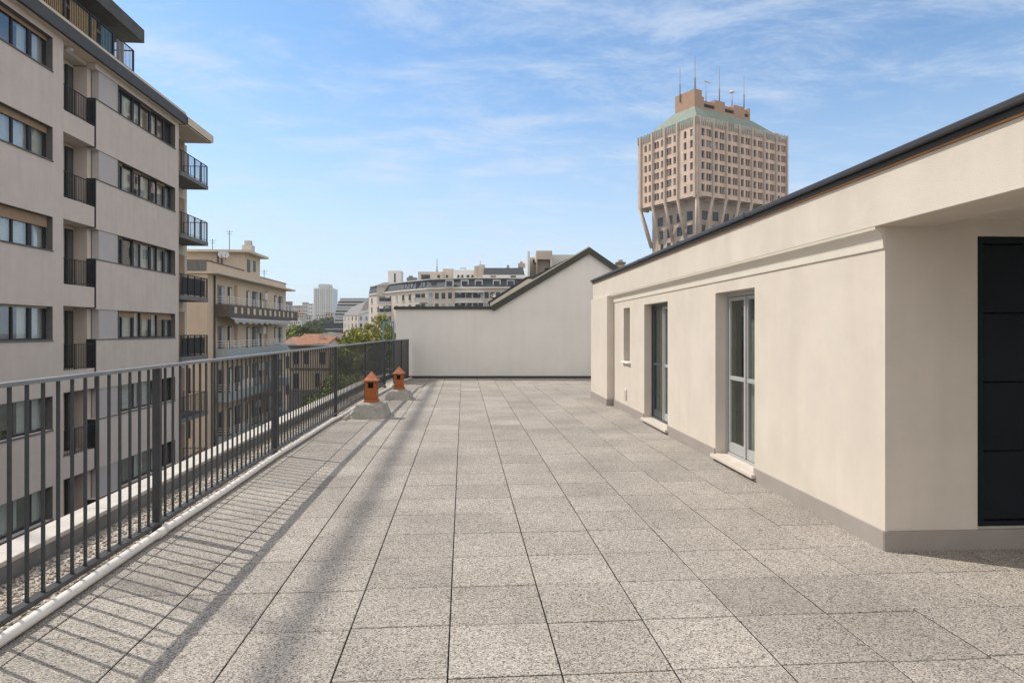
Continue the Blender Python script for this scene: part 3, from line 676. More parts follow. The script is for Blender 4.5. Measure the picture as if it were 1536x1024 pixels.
# attic storey
AX = FX - 1.35
aw = MB().box(-24, AX, Y0 + .5, 28.75, 11.80, 13.77).build('attic_wall', 'left_wall', lb)
for (a, b) in ((13, 15.2), (15.6, 18.0), (18.5, 20.6), (21.0, 23.2), (23.5, 25.6), (26.0, 27.9)):
    q = MB().box(AX + .001, AX + .05, a, b, 11.85, 13.6).build('attic_window', 'frame_dark', lb)
    for j in range(3):
        y0_ = a + .06 + (b - a - .06) * j / 3; MB().box(AX + .051, AX + .056, y0_, y0_ + (b - a) / 3 - .08, 12.0, 13.5).build('pane', 'pane_far_light' if j % 2 else 'pane_far', q)
fix_normals(MB().prism([(-11, 13.78), (0.02, 13.78), (0.02, 14.33), (-11, 14.9)], (FX - .12, Y0, 0), (1, 0, 0), (0, 28.7 - Y0, 0)).build('attic_roof', 'attic_roof', lb))
rl = MB().box(FX - .205, FX - .125, Y0 + .2, 28.6, 17.17, 17.255)  # unseen beam on posts, added to cast the second stripe on the paving
for y in (11, 16, 21, 25.8): rl.box(FX - .185, FX - .145, y - .02, y + .02, 14.325, 17.169)
rl.build('rooftop_shadow_beam', 'fascia_dark', lb)
ar = MB(); XR = FX + .14; zb, h = 11.91, .95
ar.bar((XR, Y0, zb + h), (XR, 27.3, zb + h), .045, .03); ar.bar((XR, Y0, zb + .1), (XR, 27.3, zb + .1), .025, .02); ar.bar((XR, 27.3, zb + h), (XR - 1.5, 27.3, zb + h), .045, .03)
for q in range(181):
    y = Y0 + .05 + (27.28 - Y0 - .05) * q / 180; t_ = .05 if q % 15 == 0 else .014; ar.box(XR - t_/2, XR + t_/2, y - t_/2, y + t_/2, zb, zb + h)
ar.build('attic_railing', 'frame_dark', lb)
for (a, b, m_) in ((13.0, 15.2, 'bamboo'), (16.2, 17.6, 'bamboo'), (19.6, 20.8, 'bamboo'), (21.2, 22.9, 'bamboo'), (23.1, 24.7, 'bamboo'), (25.0, 25.9, 'steel_blue'), (26.1, 26.6, 'left_panel')):
    MB().box(XR - .05, XR - .03, a, b, zb + .06, zb + h - .03).build('railing_screen', m_, lb)

# ------------------------------------------------------------------ beige balcony building
bb = thing('balcony_building', 'beige apartment house with long wrap balconies and rooftop room', 'building', (-17.2, 55, GZ))
BX = -17.2; BY0, BY1 = 44.9, 64.2
MB().box(-31, BX, BY0, BY1, GZ, 5.35).build('wall', 'beige', bb)
MB().box(-31.2, BX + .75, BY0 - .15, BY1 + .7, 5.36, 5.50).build('eave_slab', 'beige_trim', bb)
MB().box(-31, BX + .01, BY0 - .01, 52.1, 5.501, 6.2).box(-31, BX + .01, 56.2, BY1, 5.501, 6.05).build('roof_parapet', 'beige', bb)
MB().box(-31, BX - .05, BY0 - .04, BY0 - .011, 5.501, 6.15).build('parapet_facing', 'concrete_dark', bb)
MB().box(-31.05, BX + .06, BY0 - .06, 52.09, 6.201, 6.27).box(-31.05, BX + .06, 56.21, BY1 + .05, 6.051, 6.1).build('parapet_cap', 'sill', bb)
MB().box(-26, BX + .005, 52.11, 56.19, 5.501, 7.62).build('rooftop_room', 'beige', bb)
MB().box(-26.5, BX + .55, 51.6, 56.8, 7.621, 7.80).build('rooftop_slab', 'beige_trim', bb)
for (a, b, z0, z1) in ((52.9, 53.6, 6.2, 7.2), (54.4, 55.0, 6.35, 7.25)):
    MB().box(BX + .006, BX + .03, a, b, z0, z1).build('rooftop_window', 'pane_far', bb)
wq = MB().box(-20.6, -19.6, 52.06, 52.109, 5.8, 7.0).build('rooftop_door', 'pane_far', bb)
for q in range(4): MB().box(-20.5 + .25*q, -20.44 + .25*q, 52.03, 52.059, 5.8, 7.0).build('grille_bar', 'white', wq)
MB().box(-19.2, -19.1, 52.0, 52.1, 5.5, 7.6).box(-18.9, -18.8, 52.0, 52.1, 5.5, 7.6).build('downpipe', 'sill', bb)
cht = MB().box(-18.3, -17.5, 55.0, 55.8, 7.801, 8.6).build('rooftop_chimney', 'city_grey', bb); MB().box(-18.15, -17.65, 55.15, 55.65, 8.601, 9.0).build('chimney_pot', 'city_grey', cht)
MB().box(-31, -21.0, 49, 51.9, 6.4, 6.55).build('roof_canopy', 'beige_trim', bb)
def rnd_label(*a): return random.choice(a)
for k, zf in enumerate((2.62, -.25, -3.3, -6.3, -9.3)):
    # long balcony
    yA, yB = 46.1, 64.3 + (.4 if k == 0 else 0); xo = BX + .92
    MB().box(BX + .001, xo, yA, yB, zf - .14, zf).build('balcony_slab', 'balcony_dark' if k == 0 else 'balcony_grey', bb)
    ph = .72 if k == 0 else .5
    MB().box(xo + .001, xo + .07, yA - .05, yB + .05, zf - .16, zf + ph).box(BX + .001, xo, yA - .05, yA, zf - .16, zf + ph).build('balcony_parapet', 'balcony_dark' if k == 0 else 'balcony_grey', bb)
    if k == 0:
        for q in range(12):
            y = 47.2 + 1.38 * q; MB().box(xo + .071, xo + .085, y, y + rw.uniform(.35, .6), zf + .12, zf + .58).build('relief_panel', 'beige_trim', bb)
    br = MB()
    for zz in (.18, .36, .54): br.bar((xo + .035, yA, zf + ph + zz), (xo + .035, yB, zf + ph + zz), .03, .03); br.bar((BX + .02, yA - .02, zf + ph + zz), (xo + .03, yA - .02, zf + ph + zz), .03, .03)
    q = yA
    while q < yB: br.box(xo + .015, xo + .055, q - .02, q + .02, zf + ph, zf + ph + .55); q += 1.1
    br.build('balcony_railing', 'white', bb)
    if k == 0:
        an = MB(); vs = []; n_ = 44
        for i in range(n_ + 1):
            y = yA + .3 + 15.6 * i / n_; vs += [(xo - .05, y, zf - .15), (xo + .35, y, zf - .36), (xo + .35, y, zf - .52 - .10 * (i % 4 in (1, 2)))]
        for i in range(n_): an.f += [(3*i, 3*i+1, 3*i+4, 3*i+3), (3*i+1, 3*i+2, 3*i+5, 3*i+4)]; an.sm += [False, False]
        an.v += vs; an.build('awning', 'awning', bb)
    y = 46.7; j = 0
    while y < 63.4:
        wd = (1.2, .7, 1.7, .9)[j % 4]
        if j % 4 == 2 and k < 2:
            MB().box(BX + .002, BX + .25, y - .1, y + wd + .1, zf, zf + 2.3).build('balcony_bay', 'beige', bb)
        else:
            wq = MB().box(BX + .002, BX + .05, y, y + wd, zf + .02, zf + 2.1).build('balcony_window', 'frame_dark' if j % 3 else 'shutter', bb)
            MB().box(BX + .051, BX + .056, y + .08, y + wd * .48, zf + .2, zf + 2.0).build('pane', 'pane_far', wq); MB().box(BX + .051, BX + .056, y + wd * .54, y + wd - .08, zf + .2, zf + 2.0).build('pane', 'curtain' if j % 2 else 'pane_far_light', wq)
        y += wd + .75; j += 1
    for j, yy in enumerate((48.9 + k * .7, 56.3 - k * .5, 61.0)):
        ac = MB().box(BX + .06, BX + .4, yy, yy + .8, zf + .01 + (1.5 if j == 1 else 0), zf + .6 + (1.5 if j == 1 else 0)).build('air_conditioner', 'city_white', bb)
    if k == 2: MB().box(BX + .4, BX + .8, 50.5, 52.0, zf + .3, zf + 1.1).build('laundry', 'white', bb)
    for (xa_, wd) in ((-18.3, .5), (-19.5, .5), (-21.5, .8)):
        if k >= 2: MB().box(xa_ - wd, xa_, BY0 - .05, BY0 - .001, zf + .6, zf + 2.3).build('end_window', 'frame_dark', bb)
for (xx, yy, hh) in ((-18.6, 53.0, 1.7), (-20.5, 54.6, 1.2), (-18.0, 60.0, 1.5)):
    zb_ = 7.8 if yy < 56 else 5.5
    MB().tube([(xx, yy, zb_), (xx, yy, zb_ + hh)], .025, 5).bar((xx - .3, yy, zb_ + hh - .1), (xx + .3, yy, zb_ + hh - .1), .02, .02).bar((xx - .2, yy, zb_ + hh - .3), (xx + .2, yy, zb_ + hh - .3), .02, .02).build('roof_aerial', 'frame_dark', bb)
MB().tube([(BX + .08, 46.0, GZ), (BX + .08, 46.0, 5.3)], .06, 8).build('downpipe', 'fascia_dark', bb)
for (u_, lab) in ((332, 'left of two white satellite dishes on the beige rooftop'), (338, 'right of two white satellite dishes on the beige rooftop')):
    o_ = thing('satellite_dish', lab, 'satellite dish', at(u_, 47.2, 390), 0, 'dishes on the beige rooftop')
    dish(o_, at(u_, 47.2, 382), .26, (.5, -.8, .25))

# ------------------------------------------------------------------ the tall tower
tw = thing('mushroom_tower', 'tall pinkish stone tower whose wider top rests on slanted struts', 'tower', (*at(1046, 205), GZ), 0)
TP = Vector((*at(1046, 205), 0)); ph = R(30)
def cam2(x, d): return Vector((x * CY + d * SY, -x * SY + d * CY, 0))
TA = cam2(math.cos(ph), math.sin(ph)); TB = cam2(-math.sin(ph), math.cos(ph)); LA, LB = 44.0, 28.2
ta, tbv = (TA.x, TA.y), (TB.x, TB.y)
def tp(a, b, z): q = TP + TA * a + TB * b; return Vector((q.x, q.y, z))
ZB, ZT = 44.6, 68.6
def tbox(m, a0, a1, b0, b1, z0, z1): return m.obox(tp(a0, b0, z0), ta, tbv, a1 - a0, b1 - b0, z1 - z0)
wm = MB(); dpt = .75
tbox(wm, dpt, LA - dpt, dpt, LB - dpt, ZB + .3, ZT - .3)
tbox(wm, .1, LA - .1, .1, LB - .1, ZB, ZB + .299)
rows = [65.0 - 3.55 * k for k in range(6)]       # window centres
wh = 2.3
edges = [ZB] + [z for r_ in reversed(rows) for z in (r_ - wh/2, r_ + wh/2)] + [ZT]
bayA = [3.1 + 6.3 * k for k in range(7)]; bayA = [0.9] + [6.9 + 6.15 * k for k in range(6)] + [LA - .7]
bayB = [0.9, 8.6, 14.5, 20.6, 26.6]
winA = []; 
for a, b in zip(bayA, bayA[1:]):
    wv = b - a
    if wv > 4: winA += [(a + wv*.16, 1.35), (a + wv*.52, 1.15), (a + wv*.52 + 1.22, 1.15)]
    else: winA += [(a + wv*.3, 1.2)]
winB = []
for a, b in zip(bayB, bayB[1:]):
    wv = b - a; winB += [(a + wv*.14, 1.2), (a + wv*.5, 1.2)] + ([(a + wv*.5 + 1.3, 1.2)] if a in (8.6, 14.5) else [])
winB = sorted(winB)
for i in range(0, len(edges), 2):
    tbox(wm, 0, LA, 0, dpt - .001, edges[i], edges[i+1]); tbox(wm, 0, dpt - .001, dpt, LB, edges[i], edges[i+1])
    tbox(wm, LA - dpt + .001, LA, dpt, LB, edges[i], edges[i+1]); tbox(wm, dpt, LA - dpt, LB - dpt + .001, LB, edges[i], edges[i+1])
for r_ in rows:
    cur = 0
    for (a, wd) in winA + [(LA, 0)]: tbox(wm, cur, a, 0, dpt - .001, r_ - wh/2, r_ + wh/2); cur = a + wd
    cur = dpt
    for (a, wd) in winB + [(LB, 0)]: tbox(wm, 0, dpt - .001, cur, a, r_ - wh/2, r_ + wh/2); cur = a + wd
fix_normals(wm.build('upper_wall', 'tower_wall', tw))
rz_ = math.atan2(TA.y, TA.x)
wproto = {}
cnt = 0; restw = MB(); rt = random.Random(4)
def add_win(face, a, wd, r_):
    global cnt
    m_ = rt.choice(('pane_far_light', 'pane_far', 'pane_far', 'pane_far', 'shutter_tan' if rt.random() < .5 else 'pane_far'))
    z0 = r_ - wh/2
    if face == 'A': p = tp(a + .02, dpt - .12, z0 + .02); lx, ly = wd - .04, .1
    else: p = tp(dpt - .12, a + .02, z0 + .02); lx, ly = .1, wd - .04
    if cnt < 96: MB().obox(p, ta, tbv, lx, ly, wh - .04).build('window', m_, tw)
    else: restw.obox(p, ta, tbv, lx, ly, wh - .04)
    cnt += 1
for r_ in rows:
    for (a, wd) in winB: add_win('B', a, wd, r_)
for r_ in rows:
    for (a, wd) in winA: add_win('A', a, wd, r_)
ro = restw.build('window', 'pane_far', tw); ro['kind'] = 'stuff'
# ribs with pinnacles
def rib(a, b, da, db):
    m_ = MB(); tbox(m_, a, a + da, b, b + db, ZB - .6, ZT + 1.2)
    return m_.build('rib', 'tower_rib', tw)
for a in bayA: rib(a - .35, -.55, .7, .54)
for b in bayB: rib(-.55, b - .35, .54, .7)
sp = MB(); 
for k in range(52):
    a = .2 + (LA - .4) * k / 51; tbox(sp, a - .16, a + .16, -.30, .05, ZT - 1.4, ZT + 1.1 + .25 * (k % 2))
for k in range(34):
    b = .3 + (LB - .5) * k / 33; tbox(sp, -.30, .05, b - .16, b + .16, ZT - 1.4, ZT + 1.1 + .25 * (k % 2))
o_ = sp.build('pinnacle_fringe', 'concrete', tw)
# copper roof and rooftop block
rf = MB(); q = [tp(.5, .5, ZT), tp(LA-.5, .5, ZT), tp(LA-.5, LB-.5, ZT), tp(.5, LB-.5, ZT), tp(6.6, 7.6, 76.2), tp(35, 7.6, 75.8), tp(35, 18, 75.8), tp(6.6, 18, 76.2)]
rf.add(q, [(0,1,5,4),(1,2,6,5),(2,3,7,6),(3,0,4,7),(4,5,6,7),(3,2,1,0)]); fix_normals(rf.build('copper_roof', 'verdigris', tw))
for (fa_, p_, q_) in (('A', 6, 38), ('B', 5, 23)):
    t0 = .24; zz = ZT + (76.2 - ZT) * t0; o2 = MB()
    if fa_ == 'A': tbox(o2, p_, q_, 7.1 * t0 + .1, 7.1 * t0 + .7, zz - .1, zz + .35)
    else: tbox(o2, 6.1 * t0 + .1, 6.1 * t0 + .7, p_, q_, zz - .1, zz + .35)
    o2.build('copper_gutter', 'copper_green', tw)
blk = MB(); tbox(blk, 7, 10.4, 8, 17, 72, 82.3)
for (a0, a1) in ((10.41, 11.4), (16.5, 21.5), (26, 31.4), (33.4, 34.2)): tbox(blk, a0, a1, 8, 12, 72, 80.2)
tbox(blk, 10.41, 34, 8.8, 15, 72, 79.4); tbox(blk, 10.41, 34.2, 8.01, 8.79, 72, 76.9)
tbox(blk, 11.41, 33.39, 8.02, 8.7, 78.1, 78.5)
blk.build('rooftop_block', 'tower_block', tw)
opn = MB(); 
for (a0, a1) in ((11.45, 16.45), (21.55, 25.95), (31.45, 33.35)): o2 = MB(); tbox(o2, a0, a1, 8.5, 8.78, 76.95, 78.08); o2.build('rooftop_opening', 'black', tw)
gq = MB(); tbox(gq, 27, 33, 9.5, 14, 79.5, 80.6); gq.build('plant_cover', 'verdigris', tw)
for (u_, v0, v1, d_, r_) in ((1020, 140, 102, 221, .22), (1042.5, 135, 84, 217, .3), (1079, 152, 99, 223, .25), (1116, 156, 115, 229, .22), (1098, 157, 138, 226, .2), (1059, 146, 123, 219, .12)):
    a_ = Vector(at(u_, d_, v0)); b_ = Vector(at(u_, d_, v1)); m_ = a_.lerp(b_, .35)
    MB().tube([a_ - Vector((0, 0, 3)), m_, m_ + Vector((0,0,.05)), b_], [r_, r_, r_*.45, r_*.3], 6).build('antenna', 'concrete_dark', tw)
a_ = Vector(at(1056, 219, 121)); MB().bar(a_, Vector(at(1066, 219, 125)), .5, .2).build('antenna_arm', 'city_white', tw)
dsh = MB().tube([at(1098, 226, 139), at(1098, 226, 137)], [.9, .7], 10).build('antenna_drum', 'city_white', tw)
# shaft and struts
I0 = 3.5
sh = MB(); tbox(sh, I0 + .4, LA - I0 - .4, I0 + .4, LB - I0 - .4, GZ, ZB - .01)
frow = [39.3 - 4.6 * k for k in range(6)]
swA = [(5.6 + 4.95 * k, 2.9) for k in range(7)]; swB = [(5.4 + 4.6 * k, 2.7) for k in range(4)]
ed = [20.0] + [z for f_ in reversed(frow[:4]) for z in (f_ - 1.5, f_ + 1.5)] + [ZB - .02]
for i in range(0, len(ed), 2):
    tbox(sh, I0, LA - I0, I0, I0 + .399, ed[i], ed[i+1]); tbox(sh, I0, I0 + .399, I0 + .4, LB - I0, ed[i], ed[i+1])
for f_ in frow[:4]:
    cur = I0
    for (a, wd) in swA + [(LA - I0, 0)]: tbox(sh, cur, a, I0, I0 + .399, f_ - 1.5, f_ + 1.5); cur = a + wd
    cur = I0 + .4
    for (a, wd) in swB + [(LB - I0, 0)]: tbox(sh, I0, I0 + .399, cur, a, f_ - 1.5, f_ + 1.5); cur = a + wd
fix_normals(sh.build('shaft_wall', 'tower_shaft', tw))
for f_ in frow[:4]:
    for (a, wd) in swA: o2 = MB(); tbox(o2, a + .03, a + wd - .03, I0 + .25, I0 + .35, f_ - 1.45, f_ + 1.45); o2.build('shaft_window', 'pane_far', tw)
    for (a, wd) in swB: o2 = MB(); tbox(o2, I0 + .25, I0 + .35, a + .03, a + wd - .03, f_ - 1.45, f_ + 1.45); o2.build('shaft_window', 'pane_far', tw)
def strut(p, q_):
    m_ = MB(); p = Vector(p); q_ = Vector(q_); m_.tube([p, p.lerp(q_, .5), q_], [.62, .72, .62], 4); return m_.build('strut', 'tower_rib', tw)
for a in bayA[1:-1]:
    strut(tp(a, -.1, ZB), tp(min(max(a, I0 + .2), LA - I0), I0 - .1, ZB - 13)); 
    rb2 = MB(); tbox(rb2, a - .5, a + .5, I0 - .5, I0 - .02, 20, ZB - 12); rb2.build('shaft_rib', 'tower_rib', tw)
for b in bayB[1:-1]:
    strut(tp(-.1, b, ZB), tp(I0 - .1, b, ZB - 13))
    rb2 = MB(); tbox(rb2, I0 - .5, I0 - .02, b - .5, b + .5, 20, ZB - 12); rb2.build('shaft_rib', 'tower_rib', tw)
strut(tp(.4, .4, ZB), tp(I0 - .2, I0 - .2, ZB - 14)); strut(tp(.4, LB - .6, ZB), tp(I0 - .2, LB - I0, ZB - 14)); strut(tp(LA - .6, .4, ZB), tp(LA - I0, I0 - .2, ZB - 14))
gl_ = MB()
for b in bayB[1:]: gl_ = MB(); tbox(gl_, .2, I0, b - .3, b + .3, ZB - 1.1, ZB - .01); gl_.build('cantilever_beam', 'tower_rib', tw)
for a in bayA[1:]: gl_ = MB(); tbox(gl_, a - .3, a + .3, .2, I0, ZB - 1.1, ZB - .01); gl_.build('cantilever_beam', 'tower_rib', tw)

# ------------------------------------------------------------------ city behind
def facade_windows(root, p, q, z_rows, n, wd, hg, mats=('pane_far', 'pane_far_light'), skip=(), rnd=None, frame=None):
    """windows on the wall from plan point p to q (outside = right-hand side seen from above towards camera)"""
    p = Vector((*p, 0)); q = Vector((*q, 0)); d = (q - p); ln = d.length; d.normalize(); nrm = Vector((d.y, -d.x, 0))
    rnd = rnd or random.Random(2); out = []
    for zi, z in enumerate(z_rows):
        for k in range(n):
            if (zi, k) in skip: continue
            s = ln * (k + .5) / n
            c = p + d * (s - wd/2) + nrm * .02
            o = MB().obox((c.x, c.y, z), (d.x, d.y), (nrm.x, nrm.y), wd, .06, hg).build('window', mats[0] if rnd.random() < .7 else mats[1], root); out.append(o)
            if frame:
                c2 = p + d * (s - wd/2 - .12) + nrm * .02
                MB().obox((c2.x, c2.y, z - .16), (d.x, d.y), (nrm.x, nrm.y), wd + .24, .16, .15).build('window_sill', frame, o)
    return out
# mansard building (curved street front)
mb_ = thing('mansard_building', 'long curved beige apartment block with dark mansard roof', 'building', (*at(660, 185), GZ))
PL = [(553, 214), (563, 208), (600, 194), (641, 183), (700, 178), (760, 178), (840, 182)]
fr = [at(u_, d_) for u_, d_ in PL]
back = [(x + FW[0] * 16, y + FW[1] * 16) for x, y in fr]
foot = fr + back[::-1]
ZC = 13.2
fix_normals(MB().plan(foot, GZ, ZC).build('wall', 'city_beige', mb_))
def off(pl, k): return [(x + FW[0] * k, y + FW[1] * k) for x, y in pl]
fix_normals(MB().plan(off(fr, -.7) + off(fr, 16.2)[::-1], ZC + .01, ZC + .35).build('cornice', 'city_white', mb_))
lo, hi = off(fr, 0), off(fr, 2.2); lo2, hi2 = off(fr, 16)[::-1], off(fr, 14)[::-1]
m_ = MB(); n_ = len(fr); vs = [(x, y, ZC + .36) for x, y in lo + lo2] + [(x, y, 16.0) for x, y in hi + hi2]; N2 = 2 * n_
m_.add(vs, [tuple(range(N2))[::-1], tuple(range(N2, 2*N2))] + [(i, (i+1) % N2, (i+1) % N2 + N2, i + N2) for i in range(N2)])
fix_normals(m_.build('mansard_roof', 'slate', mb_))
fix_normals(MB().plan(off(fr, 1.4) + off(fr, 14.3)[::-1], 16.01, 16.3).build('roof_edge', 'city_grey', mb_))
rr = random.Random(9)
for (a, b), n_ in zip(zip(fr, fr[1:]), (1, 4, 4, 6, 7, 8)):
    facade_windows(mb_, a, b, [10.4 - 3.0 * k for k in range(3)], n_, 1.15, 1.75, rnd=rr, frame='city_white')
# dormer windows in the mansard
for u_, m2 in ((609, 'pane_far_light'), (618, 'pane_far_light'), (627, 'pane_far'), (636, 'pane_far_light'), (650, 'pane_far'), (674, 'city_white'), (697, 'city_white'), (718, 'city_white'), (745, 'city_white'), (766, 'city_grey')):
    d_ = 183 if u_ < 660 else 178.5
    if u_ < 645: d_ = 195 - (u_ - 600) * .29
    wide = 2.1 if u_ > 660 else 1.1
    p_ = at(u_, d_ + .15); q_ = MB().obox((p_[0] - wide/2, p_[1], ZC + .45), RX, FW, wide, 1.8, 1.9).build('roof_dormer', m2 if u_ > 660 else 'slate', mb_)
    p_ = at(u_, d_ + .09); MB().obox((p_[0] - wide/2 + .2, p_[1], ZC + .6), RX, FW, wide - .4, .05, 1.5).build('pane', 'pane_far' if u_ > 660 else m2, q_)
# balconies
for (ua, ub, d_, zz) in ((620, 648, 184, 9.6), (683, 725, 178, 9.2), (683, 725, 178, 6.2), (566, 592, 200, 9.3), (566, 592, 200, 6.0), (620, 648, 184, 6.6)):
    pa = at(ua, d_ - 1.1); wd = (ub - ua) / 968 * d_
    s_ = MB().obox((*pa, zz), RX, FW, wd, 3.0, .3).build('balcony', 'city_white', mb_)
    MB().obox((*at(ua + .3, d_ - 1.05), zz + .301), RX, FW, wd - .12, .05, .95).build('balustrade', 'city_grey', s_)
    for k in range(3): MB().obox((*at(ua + 3 + k * (ub - ua) / 3.2, d_ - .12), zz + .4), RX, FW, 1.5, .1, 2.0).build('balcony_window', 'pane_far', mb_)
MB().obox((*at(683, 176.4), 12.0), RX, FW, 7.8, 2, .35).build('balcony_canopy', 'city_white', mb_)
# left gable bit and rooftop structures
def roofbox(root, name, m, ua, ub, va, vb, d, dep): return MB().obox((*at(ua, d), zat(vb, d)), RX, FW, (ub - ua) / 968 * d, dep, zat(va, d) - zat(vb, d)).build(name, m, root)
roofbox(mb_, 'end_gable', 'city_beige', 565, 592, 427, 444, 203, 8)
fix_normals(MB().prism([(0, 0), (6.1, 0), (6.1, 1.1), (3.2, 1.1)], (*at(562, 202.5), zat(428.5, 202.5)), (CY, -SY, 0), (FW[0]*9, FW[1]*9, 0)).build('end_roof', 'city_grey', mb_))
sb = roofbox(mb_, 'lift_tower', 'city_white', 582, 601, 406, 428, 206, 5); roofbox(sb, 'tower_cap', 'concrete_dark', 583, 601.5, 404.8, 406, 206, 4.8) if False else None
roofbox(mb_, 'tower_slot', 'pane_far', 591, 593.5, 410, 424, 205.95, .06)
roofbox(mb_, 'roof_vent', 'concrete_dark', 610, 624, 416, 421, 198, 3); roofbox(mb_, 'roof_vent', 'concrete_dark', 613, 618, 413.5, 416, 198.2, 2)
roofbox(mb_, 'penthouse', 'city_beige', 627, 664, 407.5, 421, 190, 8); roofbox(mb_, 'penthouse', 'city_beige', 664, 680, 403, 420, 191, 8)
roofbox(mb_, 'penthouse', 'city_white', 680, 712, 405, 420, 189, 8); roofbox(mb_, 'penthouse', 'city_tan', 711.5, 716, 399, 417, 187, 4); roofbox(mb_, 'penthouse', 'city_beige', 716, 727, 398, 417, 187.3, 4)
roofbox(mb_, 'pent_shade', 'pane_far', 632, 645, 412, 419, 189.9, .06)
for (u_, wv) in ((669, 3), (656, 4), (686, 3), (692, 3), (700, 4), (707, 3)): roofbox(mb_, 'penthouse_window', 'pane_far', u_, u_ + wv, 412.5, 416.5, 188.8 if u_ > 680 else 189.8, .06)
roofbox(mb_, 'studio_wall', 'city_white', 724, 790, 412, 420, 184.5, 8); roofbox(mb_, 'studio_window', 'pane_far', 736, 744, 413.8, 415.5, 184.4, .06); roofbox(mb_, 'studio_window', 'pane_far', 766, 774, 413.5, 416, 184.4, .06)
p0 = Vector(at(725, 184.3, 411.8)); wv = 62 / 968 * 184.3
fix_normals(MB().add([p0, p0 + ax*wv, p0 + ax*(wv-.4) + bk*2 + Vector((0,0,2.1)), p0 + ax*.15 + bk*2 + Vector((0,0,2.1)), p0 + bk*6, p0 + ax*wv + bk*6, p0 + ax*(wv-.4) + bk*5 + Vector((0,0,2.1)), p0 + ax*.15 + bk*5 + Vector((0,0,2.1))],
   [(0,1,2,3),(1,5,6,2),(5,4,7,6),(4,0,3,7),(3,2,6,7),(0,4,5,1)]).build('studio_roof', 'slate', mb_))
for (ua, ub, va, vb) in ((777, 788, 394.5, 401), (780, 784, 392, 394.5), (760, 764, 397.5, 401), (719, 727, 396.8, 398)): roofbox(mb_, 'chimney_stack', 'city_tan', ua, ub, va, vb, 188, 1.6)
MB().tube([at(655.5, 191, 408), at(655.5, 191, 400), at(655.5, 191, 387)], [.22, .12, .05], 6).build('antenna', 'concrete_dark', mb_)
MB().tube([at(720.5, 189, 398), at(720.5, 189, 391)], .06, 6).build('antenna', 'concrete_dark', mb_)
q_ = roofbox(mb_, 'roof_frame', 'city_grey', 690, 699, 401.5, 402.2, 192, 2)
for u_ in (690.3, 698): roofbox(q_, 'frame_leg', 'city_grey', u_, u_ + .6, 402.25, 406, 192, .2)

# smaller pitched house further down the street
ph_ = thing('pitched_house', 'beige four storey house with steep grey pitched roof', 'house', (*at(535, 262), GZ))
pa, pb_, pc = at(515, 268), at(537, 256), at(562, 262)
bk_ = [(x + FW[0] * 14, y + FW[1] * 14) for x, y in (pa, pb_, pc)]
fix_normals(MB().plan([pa, pb_, bk_[1], bk_[0]], GZ, zat(474, 262)).build('wall', 'city_beige', ph_)); fix_normals(MB().plan([pb_, pc, bk_[2], bk_[1]], GZ, zat(466, 260)).build('wall', 'city_white', ph_))
facade_windows(ph_, pa, pb_, [zat(480.5 + 10.6 * k, 262) for k in range(3)], 4, .9, 1.6); facade_windows(ph_, pb_, pc, [zat(480.5 + 10.6 * k, 260) for k in range(3)], 3, 1.1, 1.6)
r0 = [(*pa, zat(474, 268)), (*pb_, zat(474, 256)), (*pc, zat(466, 262)), (*bk_[2], zat(452, 276)), (*bk_[1], zat(453, 272)), (*bk_[0], zat(462, 282))]
e0 = [(x, y, z + .35) for x, y, z in r0]
fix_normals(MB().add(r0 + e0, [(0,1,4,5),(1,2,3,4),(6,11,10,7),(7,10,9,8),(0,6,7,1),(1,7,8,2),(2,8,9,3),(3,9,10,4),(4,10,11,5),(5,11,6,0)]).build('roof', 'roof_grey', ph_))
for u_ in (552, 566): roofbox(ph_, 'chimney', 'roof_tile', u_, u_ + 5, 446, 470, 280, 2)

# banded glass office
of = thing('office_block', 'dark glass office block with pale horizontal bands', 'office', (*at(525, 420), GZ))
for k in range(14):
    zt = zat(447 + 4.6 * k, 420); zb2 = zat(447 + 4.6 * (k + 1), 420); lf_ = 508 - min(k, 5) * 1.15 - (0 if k else -1.5)
    wdt = (552 - lf_) / 968 * 420
    MB().obox((*at(lf_, 420), zb2), RX, FW, wdt, 24, (zt - zb2) * .42).build('floor_band', 'city_grey' if k < 9 else 'slate', of)
    MB().obox((*at(lf_ + .3, 420.3), zb2 + (zt - zb2) * .421), RX, FW, wdt - .3, 23, (zt - zb2) * .578).build('glass_band', 'pane_far' if k % 3 else 'pane_far_light', of)
of2 = thing('dark_pavilion', 'low black glazed building in front of the far tower', 'office', (*at(505, 330), GZ))
roofbox(of2, 'glass_wall', 'pane_far', 470, 516, 486, 520, 330, 14); roofbox(of2, 'roof_slab', 'slate', 468, 517, 484.5, 485.9, 329, 16); roofbox(of2, 'terrace_rail', 'city_grey', 472, 516, 493, 494, 329.6, .1)

# far tower with a stepped crown: piers and floors modelled
ft = thing('residential_tower', 'tall pale residential tower with stepped crown on the skyline', 'tower', (*at(484, 900), GZ))
def fbox(name, m, ua, ub, va, vb, d, dep): return roofbox(ft, name, m, ua, ub, va, vb, d, dep)
fbox('core', 'pane_far_light', 470.6, 499.4, 432.5, 520, 901, 24); fbox('crown', 'city_grey', 478, 493, 426, 432.4, 903, 18); fbox('crown_rim', 'city_white', 476.5, 494.5, 429, 430, 902.5, 19)
for k in range(11): fbox('pier', 'city_white', 470.4 + 2.8 * k, 471.2 + 2.8 * k + (.5 if k % 3 == 0 else 0), 431.5, 520, 900, 1)
for k in range(20): fbox('floor_band', 'city_beige', 470.5, 499.5, 433 + 3.6 * k, 434.0 + 3.6 * k, 900.4, .6)
